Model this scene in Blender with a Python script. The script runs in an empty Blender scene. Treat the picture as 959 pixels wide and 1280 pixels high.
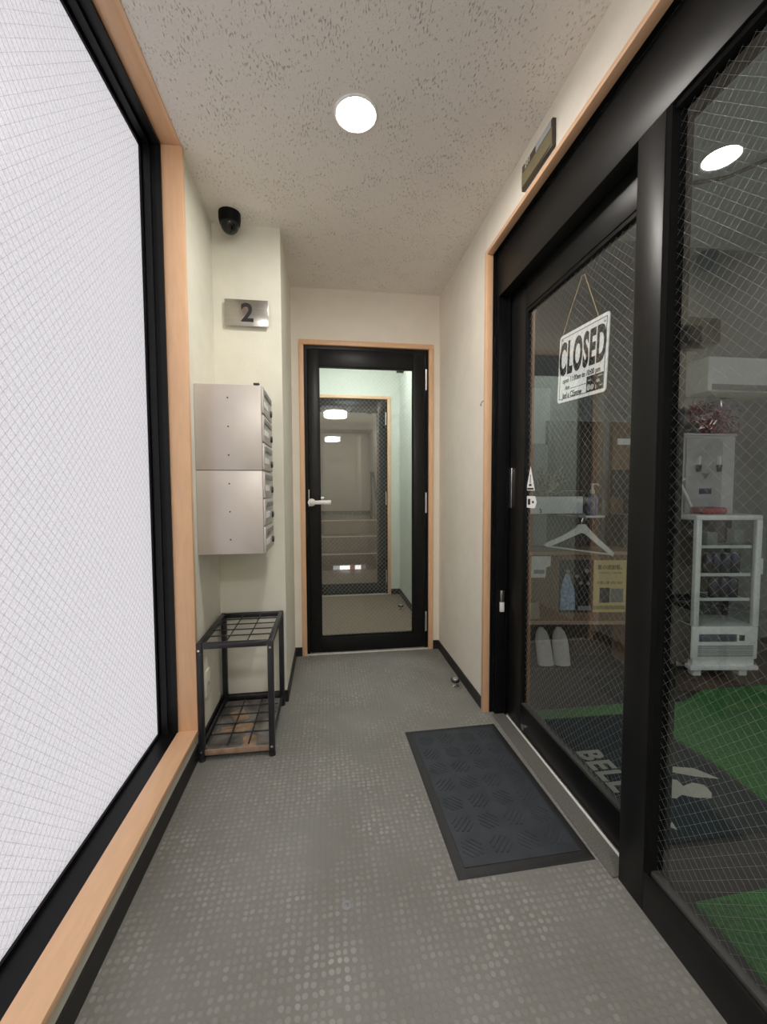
import bpy, bmesh, math, random
from mathutils import Matrix, Vector
random.seed(7)
S = bpy.context.scene
C = S.collection
PI = math.pi

# ------------------------------------------------------------------ camera
F_PX, PITCH, YAW, ROLL, EYE = 520.0, math.radians(-3.00576), math.radians(7.84137), math.radians(-0.2104), 1.15
fw = Vector((math.sin(YAW)*math.cos(PITCH), math.cos(YAW)*math.cos(PITCH), math.sin(PITCH)))
rt = Vector((math.cos(YAW), -math.sin(YAW), 0)); up = rt.cross(fw)
rt, up = rt*math.cos(ROLL)+up*math.sin(ROLL), up*math.cos(ROLL)-rt*math.sin(ROLL)
cd = bpy.data.cameras.new('camera'); cam = bpy.data.objects.new('camera', cd); C.objects.link(cam)
cam.matrix_world = Matrix(((rt.x, up.x, -fw.x, 0), (rt.y, up.y, -fw.y, 0), (rt.z, up.z, -fw.z, EYE), (0, 0, 0, 1)))
cd.sensor_fit = 'VERTICAL'; cd.sensor_height = 24; cd.sensor_width = 18
cd.lens = F_PX/1280*24; cd.clip_start = 0.02
S.camera = cam
# ------------------------------------------------------------------ world, exposure
w = bpy.data.worlds.new('overcast_sky'); S.world = w; w.use_nodes = True
bg = w.node_tree.nodes['Background']
bg.inputs[0].default_value = (1.0, 0.965, 0.985, 1); bg.inputs[1].default_value = 1.10
S.view_settings.view_transform = 'Standard'; S.view_settings.look = 'None'
S.view_settings.exposure = 0.0; S.view_settings.gamma = 1.0; S.view_settings.use_curve_mapping = False
S.cycles.max_bounces = 14; S.cycles.diffuse_bounces = 7; S.cycles.glossy_bounces = 5
S.cycles.transparent_max_bounces = 24; S.cycles.transmission_bounces = 8
S.cycles.sample_clamp_indirect = 6.0
DOWNLIGHT, DRUM, VEST, HALL = 340.0, 52.0, 27.0, 24.0       # lamp radiances

# ------------------------------------------------------------------ helpers
class B:
    def __init__(s): s.bm = bmesh.new()
    def box(s, x0, x1, y0, y1, z0, z1, bev=0.0, seg=2):
        m = Matrix.Translation(((x0+x1)/2, (y0+y1)/2, (z0+z1)/2)) @ Matrix.Diagonal((abs(x1-x0), abs(y1-y0), abs(z1-z0), 1))
        v = bmesh.ops.create_cube(s.bm, size=1, matrix=m)['verts']
        if bev:
            es = list({e for a in v for e in a.link_edges})
            bmesh.ops.bevel(s.bm, geom=es, offset=bev, segments=seg, affect='EDGES', profile=0.5)
        return s
    def cyl(s, p0, p1, r0, r1=None, n=16):
        p0, p1 = Vector(p0), Vector(p1); d = p1-p0; r1 = r0 if r1 is None else r1
        m = Matrix.Translation((p0+p1)/2) @ d.to_track_quat('Z', 'Y').to_matrix().to_4x4()
        bmesh.ops.create_cone(s.bm, cap_ends=True, segments=n, radius1=r0, radius2=r1, depth=d.length, matrix=m)
        return s
    def lathe(s, prof, n=24, m=None):
        rings = []
        m = m or Matrix.Identity(4)
        for r, z in prof:
            if r < 1e-6: rings.append([s.bm.verts.new(m @ Vector((0, 0, z)))])
            else: rings.append([s.bm.verts.new(m @ Vector((r*math.cos(2*PI*k/n), r*math.sin(2*PI*k/n), z))) for k in range(n)])
        for a, b in zip(rings, rings[1:]):
            for k in range(n):
                q = [a[k % len(a)], a[(k+1) % len(a)], b[(k+1) % len(b)], b[k % len(b)]]
                q = list(dict.fromkeys(q))
                if len(q) > 2:
                    try: s.bm.faces.new(q)
                    except ValueError: pass
        return s
    def tube(s, pts, r, n=8):
        pts = [Vector(p) for p in pts]; rings = []
        for i, p in enumerate(pts):
            d = (pts[min(i+1, len(pts)-1)]-pts[max(i-1, 0)]).normalized()
            q = d.to_track_quat('Z', 'Y')
            rr = r(i/(len(pts)-1)) if callable(r) else r
            rings.append([s.bm.verts.new(p + q @ Vector((rr*math.cos(2*PI*k/n), rr*math.sin(2*PI*k/n), 0))) for k in range(n)])
        for a, b in zip(rings, rings[1:]):
            for k in range(n): s.bm.faces.new((a[k], a[(k+1) % n], b[(k+1) % n], b[k]))
        s.bm.faces.new(rings[0][::-1]); s.bm.faces.new(rings[-1])
        return s
    def prism(s, pts, h, m=None):          # outline in local XY, thickness h along local Z
        m = m or Matrix.Identity(4)
        a = [s.bm.verts.new(m @ Vector((x, y, 0))) for x, y in pts]
        b = [s.bm.verts.new(m @ Vector((x, y, h))) for x, y in pts]
        n = len(pts)
        s.bm.faces.new(a[::-1]); s.bm.faces.new(b)
        for k in range(n): s.bm.faces.new((a[k], a[(k+1) % n], b[(k+1) % n], b[k]))
        return s
    def rod(s, p0, p1, t):                 # square wire without caps
        p0, p1 = Vector(p0), Vector(p1); q = (p1-p0).to_track_quat('Z', 'Y')
        o = [q @ Vector(c)*(t/2) for c in ((-1, -1, 0), (1, -1, 0), (1, 1, 0), (-1, 1, 0))]
        a = [s.bm.verts.new(p0+c) for c in o]; b = [s.bm.verts.new(p1+c) for c in o]
        for k in range(4): s.bm.faces.new((a[k], a[(k+1) % 4], b[(k+1) % 4], b[k]))
        return s

def tag(o, label=None, cat=None, group=None, kind=None):
    for k, v in (('label', label), ('category', cat), ('group', group), ('kind', kind)):
        if v: o[k] = v
    return o

def thing(name, label, cat, loc=(0, 0, 0), rotz=0.0, group=None, kind=None):
    o = bpy.data.objects.new(name, None); o.empty_display_size = 0.1
    o.location = loc; o.rotation_euler = (0, 0, rotz); C.objects.link(o)
    return tag(o, label, cat, group, kind)

def wloc(p):
    v = Vector((0, 0, 0))
    while p is not None:
        v += p.location; p = p.parent
    return v

def obj(name, b, m, parent=None, local=False, label=None, cat=None, group=None, kind=None, smooth=True, sharp=32):
    bm = b.bm if isinstance(b, B) else b
    bmesh.ops.recalc_face_normals(bm, faces=bm.faces)
    org = Vector((0, 0, 0))
    if parent is not None and not local: bmesh.ops.translate(bm, verts=bm.verts, vec=-wloc(parent))
    if parent is None and bm.verts:
        xs = [v.co for v in bm.verts]
        org = Vector(((min(c.x for c in xs)+max(c.x for c in xs))/2, (min(c.y for c in xs)+max(c.y for c in xs))/2, min(c.z for c in xs)))
        bmesh.ops.translate(bm, verts=bm.verts, vec=-org)
    me = bpy.data.meshes.new(name); bm.to_mesh(me); bm.free()
    for mm in (m if isinstance(m, (list, tuple)) else [m]): me.materials.append(mm)
    if smooth:
        me.polygons.foreach_set('use_smooth', [True]*len(me.polygons)); me.set_sharp_from_angle(angle=math.radians(sharp))
    o = bpy.data.objects.new(name, me); C.objects.link(o); o.location = org
    if parent is not None: o.parent = parent; o.location = (0, 0, 0)
    return tag(o, label, cat, group, kind)

def dup(root, loc, rotz=None, label=None, group=None, parent=None):
    r = root.copy(); C.objects.link(r); r.location = loc
    if rotz is not None: r.rotation_euler = (0, 0, rotz)
    if label: r['label'] = label
    if group: r['group'] = group
    for ch in list(root.children):
        c = ch.copy(); C.objects.link(c); c.parent = r
        for g in list(ch.children):
            d = g.copy(); C.objects.link(d); d.parent = c
    return r

def text_bm(s, size, xs=1.0, bold=0.0, depth=0.0006, m=None, align='CENTER', shear=0.0, spacing=1.0):
    cu = bpy.data.curves.new('t', 'FONT'); cu.body = s; cu.size = size; cu.extrude = depth; cu.offset = bold
    cu.align_x = align; cu.align_y = 'CENTER'; cu.shear = shear; cu.resolution_u = 4; cu.space_character = spacing
    o = bpy.data.objects.new('t', cu); C.objects.link(o)
    dg = bpy.context.evaluated_depsgraph_get(); dg.update()
    me = bpy.data.meshes.new_from_object(o.evaluated_get(dg))
    bm = bmesh.new(); bm.from_mesh(me)
    bpy.data.objects.remove(o); bpy.data.meshes.remove(me); bpy.data.curves.remove(cu)
    bmesh.ops.transform(bm, matrix=(m or Matrix.Identity(4)) @ Matrix.Diagonal((xs, 1, 1, 1)), verts=bm.verts)
    return bm

def frame_mat(o, x, y):                    # local x,y axes -> world, z = x cross y
    x, y = Vector(x).normalized(), Vector(y).normalized(); z = x.cross(y)
    return Matrix(((x.x, y.x, z.x, o[0]), (x.y, y.y, z.y, o[1]), (x.z, y.z, z.z, o[2]), (0, 0, 0, 1)))

# ------------------------------------------------------------------ materials
def mat(name, col, rough=0.5, metal=0.0, var=0.08, scale=30.0, bump=0.0, bscale=200.0, spec=0.5, stretch=(1, 1, 1), dist=0.002):
    m = bpy.data.materials.new(name); m.use_nodes = True
    nt = m.node_tree; n, l = nt.nodes, nt.links; p = n['Principled BSDF']
    tc = n.new('ShaderNodeTexCoord'); mp = n.new('ShaderNodeMapping'); mp.inputs['Scale'].default_value = stretch
    l.new(tc.outputs['Object'], mp.inputs[0])
    nz = n.new('ShaderNodeTexNoise'); nz.inputs['Scale'].default_value = scale; nz.inputs['Detail'].default_value = 5
    l.new(mp.outputs[0], nz.inputs['Vector'])
    r = n.new('ShaderNodeValToRGB')
    r.color_ramp.elements[0].position = 0.3; r.color_ramp.elements[1].position = 0.7
    r.color_ramp.elements[0].color = (*[c*(1-var) for c in col], 1); r.color_ramp.elements[1].color = (*[min(1, c*(1+var)) for c in col], 1)
    l.new(nz.outputs['Fac'], r.inputs[0]); l.new(r.outputs[0], p.inputs['Base Color'])
    p.inputs['Roughness'].default_value = rough; p.inputs['Metallic'].default_value = metal
    p.inputs['Specular IOR Level'].default_value = spec
    if bump:
        nb = n.new('ShaderNodeTexNoise'); nb.inputs['Scale'].default_value = bscale; nb.inputs['Detail'].default_value = 4
        l.new(mp.outputs[0], nb.inputs['Vector'])
        bp = n.new('ShaderNodeBump'); bp.inputs['Strength'].default_value = bump; bp.inputs['Distance'].default_value = dist
        l.new(nb.outputs['Fac'], bp.inputs['Height']); l.new(bp.outputs[0], p.inputs['Normal'])
    return m

def glow(name, col, s):
    m = bpy.data.materials.new(name); m.use_nodes = True; nt = m.node_tree; nt.nodes.clear()
    e = nt.nodes.new('ShaderNodeEmission'); e.inputs[0].default_value = (*col, 1); e.inputs[1].default_value = s
    o = nt.nodes.new('ShaderNodeOutputMaterial'); nt.links.new(e.outputs[0], o.inputs[0]); return m

def glass(name, tint=(0.92, 0.95, 0.93), boost=1.6):
    # thin clear pane: transparent, with a Fresnel mirror on its front faces
    m = bpy.data.materials.new(name); m.use_nodes = True; nt = m.node_tree; n, l = nt.nodes, nt.links; n.clear()
    t = n.new('ShaderNodeBsdfTransparent'); t.inputs[0].default_value = (*[c**0.5 for c in tint], 1)
    g = n.new('ShaderNodeBsdfGlossy'); g.inputs['Roughness'].default_value = 0.0
    fr = n.new('ShaderNodeFresnel'); fr.inputs[0].default_value = 1.5
    ge = n.new('ShaderNodeNewGeometry'); inv = n.new('ShaderNodeMath'); inv.operation = 'SUBTRACT'; inv.inputs[0].default_value = 1
    l.new(ge.outputs['Backfacing'], inv.inputs[1])
    mu = n.new('ShaderNodeMath'); mu.operation = 'MULTIPLY'; l.new(fr.outputs[0], mu.inputs[0]); l.new(inv.outputs[0], mu.inputs[1])
    mb = n.new('ShaderNodeMath'); mb.operation = 'MULTIPLY'; mb.use_clamp = True; mb.inputs[1].default_value = boost; l.new(mu.outputs[0], mb.inputs[0])
    mx = n.new('ShaderNodeMixShader'); l.new(mb.outputs[0], mx.inputs[0]); l.new(t.outputs[0], mx.inputs[1]); l.new(g.outputs[0], mx.inputs[2])
    o = n.new('ShaderNodeOutputMaterial'); l.new(mx.outputs[0], o.inputs[0]); return m

def frosted(name):
    m = bpy.data.materials.new(name); m.use_nodes = True; nt = m.node_tree; n, l = nt.nodes, nt.links; n.clear()
    tc = n.new('ShaderNodeTexCoord')
    v = n.new('ShaderNodeTexVoronoi'); v.inputs['Scale'].default_value = 190; l.new(tc.outputs['Object'], v.inputs['Vector'])
    r = n.new('ShaderNodeValToRGB'); r.color_ramp.elements[0].position = 0.1; r.color_ramp.elements[1].position = 0.75
    r.color_ramp.elements[0].color = (0.80, 0.80, 0.81, 1); r.color_ramp.elements[1].color = (0.66, 0.66, 0.68, 1)
    l.new(v.outputs['Distance'], r.inputs[0])
    bp = n.new('ShaderNodeBump'); bp.inputs['Strength'].default_value = 0.5; bp.inputs['Distance'].default_value = 0.001; l.new(v.outputs['Distance'], bp.inputs['Height'])
    t = n.new('ShaderNodeBsdfTranslucent'); l.new(r.outputs[0], t.inputs[0]); l.new(bp.outputs[0], t.inputs['Normal'])
    g = n.new('ShaderNodeBsdfGlossy'); g.inputs['Roughness'].default_value = 0.35; l.new(bp.outputs[0], g.inputs['Normal'])
    mx = n.new('ShaderNodeMixShader'); mx.inputs[0].default_value = 0.05; l.new(t.outputs[0], mx.inputs[1]); l.new(g.outputs[0], mx.inputs[2])
    o = n.new('ShaderNodeOutputMaterial'); l.new(mx.outputs[0], o.inputs[0]); return m

def floor_mat():
    m = bpy.data.materials.new('studded_vinyl'); m.use_nodes = True; nt = m.node_tree; n, l = nt.nodes, nt.links; p = n['Principled BSDF']
    tc = n.new('ShaderNodeTexCoord')
    mp = n.new('ShaderNodeMapping'); mp.inputs['Scale'].default_value = (52, 52, 0); l.new(tc.outputs['Object'], mp.inputs[0])
    wb = n.new('ShaderNodeTexNoise'); wb.inputs['Scale'].default_value = 26; l.new(tc.outputs['Object'], wb.inputs['Vector'])
    ad = n.new('ShaderNodeMixRGB'); ad.blend_type = 'ADD'; ad.inputs[0].default_value = 0.5; l.new(mp.outputs[0], ad.inputs[1]); l.new(wb.outputs['Color'], ad.inputs[2])
    v = n.new('ShaderNodeTexVoronoi'); v.voronoi_dimensions = '2D'; v.inputs['Scale'].default_value = 1; v.inputs['Randomness'].default_value = 0.28
    l.new(ad.outputs[0], v.inputs['Vector'])
    st = n.new('ShaderNodeMapRange'); st.interpolation_type = 'SMOOTHSTEP'; st.inputs[1].default_value = 0.42; st.inputs[2].default_value = 0.27; l.new(v.outputs['Distance'], st.inputs[0])
    # wear: studs polished pale in patches
    pn = n.new('ShaderNodeTexNoise'); pn.inputs['Scale'].default_value = 5.5; pn.inputs['Detail'].default_value = 3; l.new(tc.outputs['Object'], pn.inputs['Vector'])
    pr = n.new('ShaderNodeMapRange'); pr.inputs[1].default_value = 0.34; pr.inputs[2].default_value = 0.72; l.new(pn.outputs['Fac'], pr.inputs[0])
    wm = n.new('ShaderNodeMath'); wm.operation = 'MULTIPLY'; l.new(st.outputs[0], wm.inputs[0]); l.new(pr.outputs[0], wm.inputs[1])
    cr = n.new('ShaderNodeMath'); cr.operation = 'MULTIPLY'; l.new(wm.outputs[0], cr.inputs[0]); l.new(v.outputs['Color'], cr.inputs[1])
    ds = n.new('ShaderNodeTexNoise'); ds.inputs['Scale'].default_value = 3.2; ds.inputs['Detail'].default_value = 6; l.new(tc.outputs['Object'], ds.inputs['Vector'])
    r = n.new('ShaderNodeValToRGB'); r.color_ramp.elements[0].position = 0.3; r.color_ramp.elements[1].position = 0.72
    r.color_ramp.elements[0].color = (0.176, 0.171, 0.154, 1); r.color_ramp.elements[1].color = (0.228, 0.225, 0.212, 1); l.new(ds.outputs['Fac'], r.inputs[0])
    mx = n.new('ShaderNodeMixRGB'); mx.inputs[2].default_value = (0.37, 0.365, 0.335, 1); l.new(cr.outputs[0], mx.inputs[0]); l.new(r.outputs[0], mx.inputs[1])
    l.new(mx.outputs[0], p.inputs['Base Color']); p.inputs['Roughness'].default_value = 0.55; p.inputs['Specular IOR Level'].default_value = 0.35
    bp = n.new('ShaderNodeBump'); bp.inputs['Strength'].default_value = 0.45; bp.inputs['Distance'].default_value = 0.0012
    l.new(st.outputs[0], bp.inputs['Height']); l.new(bp.outputs[0], p.inputs['Normal'])
    return m

def ceiling_mat():
    m = bpy.data.materials.new('rock_wool_ceiling'); m.use_nodes = True; nt = m.node_tree; n, l = nt.nodes, nt.links; p = n['Principled BSDF']
    tc = n.new('ShaderNodeTexCoord')
    mp = n.new('ShaderNodeMapping'); mp.inputs['Scale'].default_value = (190, 62, 60); mp.inputs['Rotation'].default_value = (0, 0, 0.15); l.new(tc.outputs['Object'], mp.inputs[0])
    a = n.new('ShaderNodeTexNoise'); a.inputs['Scale'].default_value = 1; a.inputs['Detail'].default_value = 1.5; l.new(mp.outputs[0], a.inputs['Vector'])
    pa = n.new('ShaderNodeTexNoise'); pa.inputs['Scale'].default_value = 9; pa.inputs['Detail'].default_value = 2; l.new(tc.outputs['Object'], pa.inputs['Vector'])
    sm = n.new('ShaderNodeMath'); sm.operation = 'MULTIPLY_ADD'; sm.inputs[1].default_value = 0.35; l.new(pa.outputs['Fac'], sm.inputs[0]); l.new(a.outputs['Fac'], sm.inputs[2])
    mr = n.new('ShaderNodeMapRange'); mr.interpolation_type = 'SMOOTHSTEP'; mr.inputs[1].default_value = 0.78; mr.inputs[2].default_value = 0.92; l.new(sm.outputs[0], mr.inputs[0])
    mx = n.new('ShaderNodeMixRGB'); mx.inputs[1].default_value = (0.83, 0.785, 0.735, 1); mx.inputs[2].default_value = (0.55, 0.505, 0.465, 1); l.new(mr.outputs[0], mx.inputs[0])
    l.new(mx.outputs[0], p.inputs['Base Color']); p.inputs['Roughness'].default_value = 0.9
    fn = n.new('ShaderNodeTexNoise'); fn.inputs['Scale'].default_value = 240; l.new(tc.outputs['Object'], fn.inputs['Vector'])
    iv = n.new('ShaderNodeMath'); iv.operation = 'MULTIPLY_ADD'; iv.inputs[1].default_value = -3.0; l.new(mr.outputs[0], iv.inputs[0]); l.new(fn.outputs['Fac'], iv.inputs[2])
    bp = n.new('ShaderNodeBump'); bp.inputs['Strength'].default_value = 0.65; bp.inputs['Distance'].default_value = 0.002
    l.new(iv.outputs[0], bp.inputs['Height']); l.new(bp.outputs[0], p.inputs['Normal'])
    return m

WALL = mat('plaster_wallpaper', (0.80, 0.745, 0.655), 0.85, var=0.03, scale=8, bump=0.5, bscale=110)
WALLG = mat('greenish_wallpaper', (0.76, 0.745, 0.645), 0.85, var=0.04, scale=8, bump=0.5, bscale=110)
CEIL = ceiling_mat()
FLOOR = floor_mat()
FLOOR2 = mat('brown_vinyl', (0.20, 0.15, 0.11), 0.5, var=0.1, scale=40, bump=0.15)
WOOD = mat('pale_wood_trim', (0.76, 0.475, 0.285), 0.42, var=0.05, scale=9, stretch=(6, 1, 1), bump=0.05)
BLACK = mat('black_aluminium', (0.005, 0.0052, 0.006), 0.38, var=0.1, spec=0.18)
BLACKG = mat('charcoal_aluminium', (0.0080, 0.0083, 0.0083), 0.38, var=0.1, spec=0.24)
MATTE = mat('matte_black_seal', (0.006, 0.006, 0.006), 0.85, spec=0.08)
GASK = mat('grey_gasket', (0.06, 0.06, 0.057), 0.55, spec=0.3)
ALU = mat('pale_aluminium', (0.72, 0.70, 0.66), 0.4, metal=0.2)
BASE = mat('black_baseboard', (0.014, 0.012, 0.012), 0.5)
STEEL = mat('brushed_steel', (0.46, 0.44, 0.41), 0.24, metal=1.0, var=0.08, scale=6, stretch=(1, 1, 60))
BOXM = mat('mailbox_steel', (0.62, 0.57, 0.53), 0.42, metal=0.45, var=0.07, scale=5, bump=0.02, bscale=300)
SILVER = mat('silver_metal', (0.75, 0.75, 0.74), 0.25, metal=1.0)
WHITEP = mat('white_painted_metal', (0.88, 0.87, 0.84), 0.3)
WIREM = mat('steel_wire', (0.50, 0.52, 0.52), 0.38, metal=0.75)
WIREL = mat('grey_embedded_wire', (0.40, 0.40, 0.43), 0.6)
GLASS = glass('clear_wired_glass', (0.95, 0.97, 0.96), 2.0)
FROST = frosted('frosted_glass')
RACK = mat('black_powder_coat', (0.018, 0.017, 0.022), 0.38, var=0.15, bump=0.05)
RUBBER = mat('charcoal_rubber', (0.033, 0.039, 0.048), 0.72, var=0.22, scale=14, bump=0.4, bscale=320)
RUBBERB = mat('black_rubber_border', (0.018, 0.018, 0.019), 0.6, var=0.15, bump=0.2)
INK = mat('black_ink', (0.012, 0.012, 0.013), 0.5)
SIGNW = mat('white_sign_plastic', (0.93, 0.95, 0.95), 0.4, var=0.02)
STONE = mat('speckled_threshold', (0.135, 0.132, 0.118), 0.6, var=0.45, scale=260, bump=0.2, bscale=260)
ROOMW = mat('shop_wall', (0.27, 0.285, 0.28), 0.9, var=0.05, bump=0.2)
ROOMC = mat('shop_ceiling', (0.84, 0.88, 0.90), 0.9, var=0.05, bump=0.3)
TURF = mat('green_turf_base', (0.055, 0.23, 0.055), 0.9, var=0.35, scale=90, bump=1.0, bscale=420, dist=0.006)
DGREEN = mat('dark_carpet', (0.016, 0.028, 0.031), 0.95, var=0.2, scale=150, bump=0.5, bscale=400)
GREYF = mat('dark_grey_floor', (0.045, 0.043, 0.041), 0.7, var=0.15)
BROWN = mat('brown_wood', (0.22, 0.135, 0.085), 0.55, var=0.18, scale=8, stretch=(1, 1, 0.2))
BROWNE = mat('light_brown_wood_edge', (0.44, 0.30, 0.21), 0.5, var=0.12)
DBROWN = mat('dark_brown_wood', (0.075, 0.052, 0.038), 0.5, var=0.2, scale=8)
COOLW = mat('off_white_enamel', (0.82, 0.86, 0.86), 0.35, var=0.03)
GREYP = mat('mid_grey_plastic', (0.25, 0.26, 0.27), 0.45)
DARK = mat('dark_plastic', (0.02, 0.022, 0.024), 0.4)
RED = mat('dark_red_foil', (0.30, 0.03, 0.05), 0.25, metal=0.6, var=0.4, scale=80)

# ------------------------------------------------------------------ shell: key planes
XL, XR, YF, ZC = -0.56, 0.80, 2.89, 2.50        # recess wall, right wall, far wall, ceiling
YP, XP = 2.27, -0.222                            # projecting pier on the left
YB = -2.0                                        # corridor end behind the camera
def st(name, b, m, label, cat, parent=None): return obj(name, b, m, parent, label=label if parent is None else None, cat=cat if parent is None else None, kind='structure' if parent is None else None)

st('floor', B().box(XL-0.04, 0.95, YB, 2.93, -0.08, 0), FLOOR, 'grey studded vinyl floor of the narrow corridor', 'floor')
st('ceiling', B().box(XL, XR, -0.45, YF+0.06, ZC, ZC+0.08), CEIL, 'textured off-white corridor ceiling with small pits', 'ceiling')
st('ceiling', B().box(XL-0.2, XR+0.3, YB, -0.45, 2.40, 2.60), CEIL, 'lower ceiling of the hallway behind the viewpoint', 'ceiling')
st('wall_near', B().box(XL-0.2, 1.0, YB-0.08, YB, 0, 2.6), WALL, 'plain plaster wall closing the hallway behind the viewpoint', 'wall')
# left: wall under the window, wall right of the window, pier, wall beyond
st('wall_left', B().box(XL-0.16, XL, -0.45, 1.815, 0, 0.12), WALLG, 'low strip of wall under the frosted window', 'wall')
st('wall_left', B().box(XL-0.16, XL, 1.815, YP, 0, ZC), WALLG, 'recessed wall behind the steel mailboxes', 'wall')
st('wall_left', B().box(XL-0.16, XP, YP, YF, 0, ZC), WALLG, 'projecting wall pier carrying the number 2 plate', 'wall')
st('wall_left', B().box(XL-0.16, XL, YB, -0.45, 0, 2.6), WALL, 'left hallway wall behind the viewpoint', 'wall')
# right: wall beyond sliding door, wall over it
st('wall_right', B().box(XR, 0.96, 2.0335, YF, 0, ZC), WALL, 'cream wall between the far door and the sliding entrance', 'wall')
st('wall_right', B().box(XR, 0.96, -0.45, 2.033, 2.317, ZC), WALL, 'cream wall strip above the sliding entrance', 'wall')
st('wall_right', B().box(XR, 0.96, YB, -0.45, 0, 2.6), WALL, 'right hallway wall behind the viewpoint', 'wall')
# far wall with door opening
DX0, DX1, DZ = -0.173, 0.755, 2.160              # outer trim of far door
st('wall_far', B().box(XP, DX0+0.01, YF, YF+0.06, 0, ZC).box(DX1-0.01, XR, YF, YF+0.06, 0, ZC).box(DX0+0.01, DX1-0.01, YF, YF+0.06, DZ-0.01, ZC), WALL, 'cream end wall around the far glazed door', 'wall')
# baseboards
bb = [('baseboard_right', B().box(XR-0.008, XR, 2.034, YF, 0, 0.06), 'black baseboard along the right corridor wall'),
      ('baseboard_far', B().box(XP, DX0-0.002, YF-0.008, YF, 0, 0.062).box(DX1+0.002, XR-0.008, YF-0.008, YF, 0, 0.062), 'short black baseboards either side of the far door'),
      ('baseboard_left', B().box(XL, XL+0.008, -0.45, YP, 0, 0.065), 'black baseboard under the frosted window and behind the rack'),
      ('baseboard_left', B().box(XL+0.008, XP+0.008, YP-0.008, YP, 0, 0.062), 'black baseboard across the front of the pier'),
      ('baseboard_left', B().box(XP, XP+0.008, YP, YF-0.008, 0, 0.062), 'black baseboard on the corridor side of the pier')]
for n, b, lb in bb: st(n, b, BASE, lb, 'baseboard')

# ------------------------------------------------------------------ left frosted window
def wire_mesh(y0, y1, z0, z1, x, step, t, m, parent):
    b = B()
    for sgn in (1, -1):
        lo, hi = (z0-y1, z1-y0) if sgn > 0 else (z0+y0, z1+y1)
        c = lo+step*0.4
        while c < hi:                               # z = sgn*y + c
            ys = sorted([(z0-c)*sgn, (z1-c)*sgn]); a, e = max(y0, ys[0]), min(y1, ys[1])
            if e-a > 0.004: b.rod((x, a, sgn*a+c), (x, e, sgn*e+c), t)
            c += step
    return obj('wire_mesh', b, m, parent, kind='stuff', sharp=120)
WY0, WY1, WZ0, WZ1 = -0.42, 1.79, 0.145, 2.497
tr = thing('trim_1', 'pale wooden reveal framing the large frosted window', 'trim', (-0.58, 0.7, 0.12), kind='structure')
obj('sill_board', B().box(-0.625, -0.545, WY0, WY1+0.025, 0.12, WZ0, 0.002), WOOD, tr)
obj('jamb_board', B().box(-0.625, -0.545, WY1, WY1+0.025, WZ0, WZ1, 0.002), WOOD, tr)
obj('head_board', B().box(-0.625, -0.5585, WY0, WY1+0.025, WZ1, WZ1+0.025, 0.002).box(-0.5605, -0.548, WY0, WY1, WZ1-0.001, WZ1+0.004), WOOD, tr)
wn = thing('window_1', 'large frosted wired-glass window in a black frame on the left', 'window', (-0.66, 0.7, 0.12), kind='structure')
f = B()
X0, X1 = -0.712, -0.622
f.box(X0, X1, WY0, WY1, 0.085, WZ0-0.004)                     # sill rail
f.box(X0, X1, WY0, WY1, WZ1, WZ1+0.045)                       # head rail
f.box(X0, X1, WY1, WY1+0.06, 0.085, WZ1+0.045)
obj('frame', f, BLACK, wn)
g = B()                                                       # stepped beads seen as grooves on jamb and head
g.box(-0.642, -0.6225, WY1-0.007, WY1, WZ0-0.004, WZ1); g.box(-0.686, -0.662, WY1-0.007, WY1, WZ0-0.004, WZ1)
g.box(-0.642, -0.6225, WY0, WY1, WZ1-0.012, WZ1); g.box(-0.686, -0.662, WY0, WY1, WZ1-0.012, WZ1)
obj('bead', g, BLACKG, wn)
g = B().box(-0.697, -0.690, WY0, WY1-0.014, WZ0-0.004, WZ0+0.008).box(-0.697, -0.690, WY1-0.018, WY1, WZ0-0.004, WZ1).box(-0.697, -0.690, WY0, WY1, WZ1-0.026, WZ1)
obj('glazing_gasket', g, BLACK, wn)
pb = B().box(-0.704, -0.698, WY0, WY1, WZ0-0.02, WZ1+0.02); pb.bm.normal_update()
CLR = glass('outer_pane_face', (0.98, 0.98, 0.98), 0.0)
for fc in pb.bm.faces: fc.material_index = 0 if fc.normal.x > 0.5 else 1
obj('pane', pb, [FROST, CLR], wn, smooth=False)
wire_mesh(WY0, WY1-0.016, WZ0+0.006, WZ1-0.024, -0.6974, 0.0305, 0.00040, WIREL, wn)

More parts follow.
